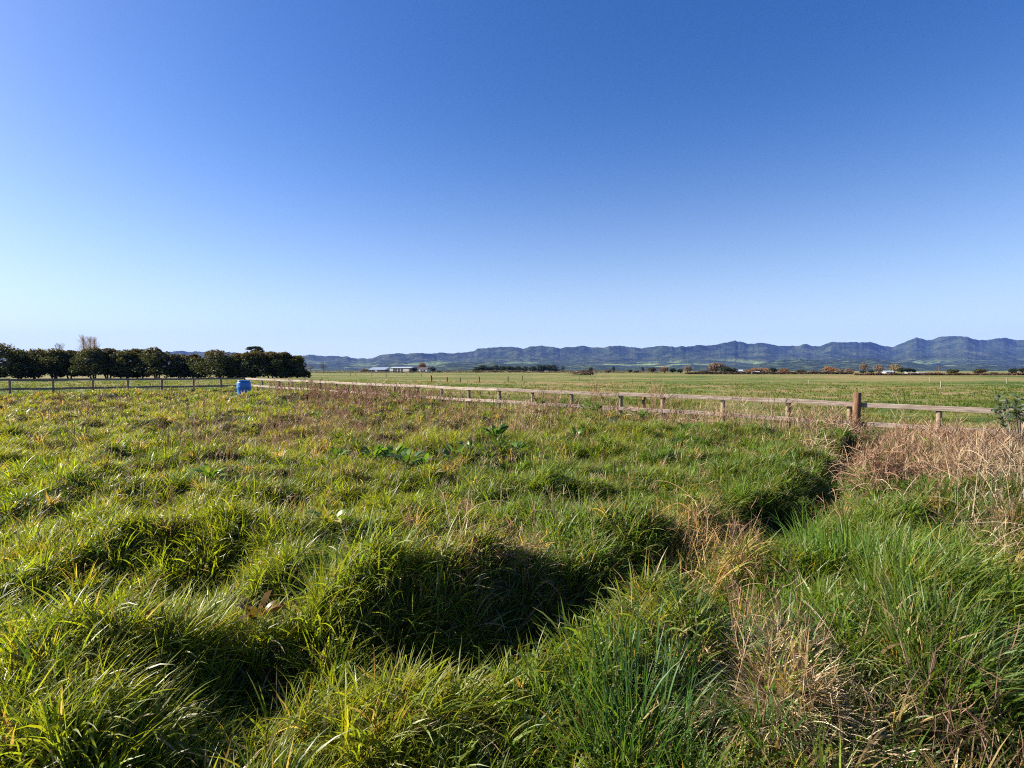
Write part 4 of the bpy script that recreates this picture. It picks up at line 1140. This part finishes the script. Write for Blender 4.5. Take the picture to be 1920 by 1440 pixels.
# dry flower heads standing in the near grass
def umbel(px, py, D, label, seed, hr):
    rr = random.Random(seed); rg = np.random.default_rng(seed)
    hd = at(px, py, D)
    z = gz(hd.x, D)
    root = empty('dry_flower', (hd.x, D, z)); tag(root, label, 'dry flower', 'dry rust-brown flower heads in the near grass')
    top = hd.z - z
    b = MB(); lx = rr.uniform(-.06, .06)
    b.tube([(lx, .02, -.05), (lx * .5, .01, top * .5), (0, 0, top - hr * .7)], [.0045, .004, .003], 6)
    P = Pile()
    n = 60
    d = rg.normal(size=(n, 3)); d[:, 2] = np.abs(d[:, 2]) * .7 + .1; d /= np.linalg.norm(d, axis=1, keepdims=True)
    for k in range(24):
        e = d[k] * hr * .8
        b.tube([(0, 0, top - hr * .7), (e[0] * .6, e[1] * .6, top - hr * .7 + e[2] * .7), (e[0], e[1], top - hr * .7 + e[2])], [.0022, .0018, .0015], 4, False)
    b.build('stem', plain_brown, root)
    m = 200
    u = rg.normal(size=(m, 3)); u /= np.linalg.norm(u, axis=1, keepdims=True)
    pts = u * hr * rg.uniform(.45, 1.05, m)[:, None] * [1, 1, .7]; pts[:, 2] += top - hr * .25
    leaves_obj('flower_head', pts, .0065, mixc((.24, .11, .06), (.44, .26, .16), rg.random(m)), M_dry, rg, root)
plain_brown = plain('dry_stem_brown', [(.3, (.18, .09, .055)), (.7, (.30, .18, .11))], 8, .8)
for k, (px, py, D, lab, hr) in enumerate([(872, 940, 4.6, 'round rust-brown flower head standing alone in the middle of the grass', .10), (857, 1045, 3.6, 'large rust-brown flower head nearest the drooping dry grass', .095),
        (928, 1048, 3.7, 'small rust-brown head right of the large one', .045), (770, 972, 4.4, 'narrow dry head left of the round lone one', .05), (1228, 985, 4.3, 'pinkish dry head on the left of the drain bank', .06), (573, 1048, 3.8, 'small dark red head in the left grass', .035),
        (1235, 835, 8.5, 'far dry head standing in green grass below the fence weeds', .06), (1412, 850, 7.5, 'dry head in the green grass left of the drain', .08), (1243, 865, 7.5, 'dry head just below the far one', .07)]):
    umbel(px, py, D, lab, 800 + k, hr)

# arching bramble canes on the right bank
M_cane = plain('cane_bark', [(.3, (.09, .045, .04)), (.7, (.22, .14, .10))], 12, .6)
M_straw = plain('dead_cane', [(.3, (.30, .21, .12)), (.7, (.5, .39, .25))], 12, .7)
def cane(pts, D0, D1, label, r, mat, seed):
    rr = random.Random(seed)
    P3 = []
    n = len(pts)
    for k, (px, py) in enumerate(pts):
        D = D0 + (D1 - D0) * k / (n - 1)
        P3.append(at(px, py, D))
    fine = []
    for k in range(n - 1):
        for s in range(5):
            fine.append(P3[k].lerp(P3[k + 1], s / 5) + Vector((rr.gauss(0, .004), rr.gauss(0, .004), rr.gauss(0, .004))))
    fine.append(P3[-1])
    b = MB()
    b.tube(fine, [r * (1 - .5 * k / len(fine)) for k in range(len(fine))], 7)
    for k in range(3, len(fine) - 2, 3):
        d = Vector((rr.gauss(0, 1), rr.gauss(0, 1), rr.gauss(.3, 1))).normalized()
        b.tube([fine[k], fine[k] + d * r * 4], [r * .5, r * .08], 4, False)
        if rr.random() < .35:
            d = (d + Vector((0, 0, .3))).normalized()
            b.tube([fine[k], fine[k] + d * .09, fine[k] + d * .16 + Vector((0, 0, -.03))], [r * .5, r * .35, r * .15], 5, False)
    tag(b.build('bramble_cane', mat), label, 'bramble cane', 'bramble canes on the right bank')
cane([(1990, 1015), (1920, 1047), (1850, 1062), (1780, 1070), (1695, 1073)], 3.6, 3.9, 'long dark bramble cane pointing left across the right bank', .005, M_cane, 1)
cane([(1990, 1070), (1920, 1090), (1850, 1115), (1765, 1145)], 3.3, 3.45, 'lower dark bramble cane over the shaded grass at right', .0045, M_cane, 2)
cane([(1990, 1310), (1920, 1330), (1850, 1352), (1770, 1362), (1690, 1368)], 2.5, 2.6, 'thick bramble cane low at the bottom right', .006, M_cane, 3)
cane([(1990, 1000), (1900, 975), (1830, 945), (1790, 925)], 5.5, 6.2, 'pale dead cane slanting through the brown tangle', .007, M_straw, 4)
cane([(1640, 965), (1700, 955), (1745, 968), (1785, 985), (1790, 1000)], 6.0, 5.8, 'pale broken cane lying on the yellow-green bank', .007, M_straw, 5)
cane([(1905, 870), (1850, 880), (1845, 910), (1860, 945), (1900, 960)], 6.6, 6.2, 'curved dark cane looping in the tangle at right', .009, M_cane, 6)

# ------------------------------------------------------------------ haze
def haze():
    b = MB(); b.box((0, 0, 349), (25200, 20600, 702 + 4))
    m, t, out = nt('haze_air')
    v = N(t, 'ShaderNodeVolumePrincipled')
    v.inputs['Color'].default_value = (.15, .28, .80, 1)
    v.inputs['Density'].default_value = 3.9e-5
    v.inputs['Anisotropy'].default_value = .0
    t.links.new(v.outputs[0], out.inputs['Volume'])
    o = b.build('haze', m)
    tag(o, kind='stuff')
haze()
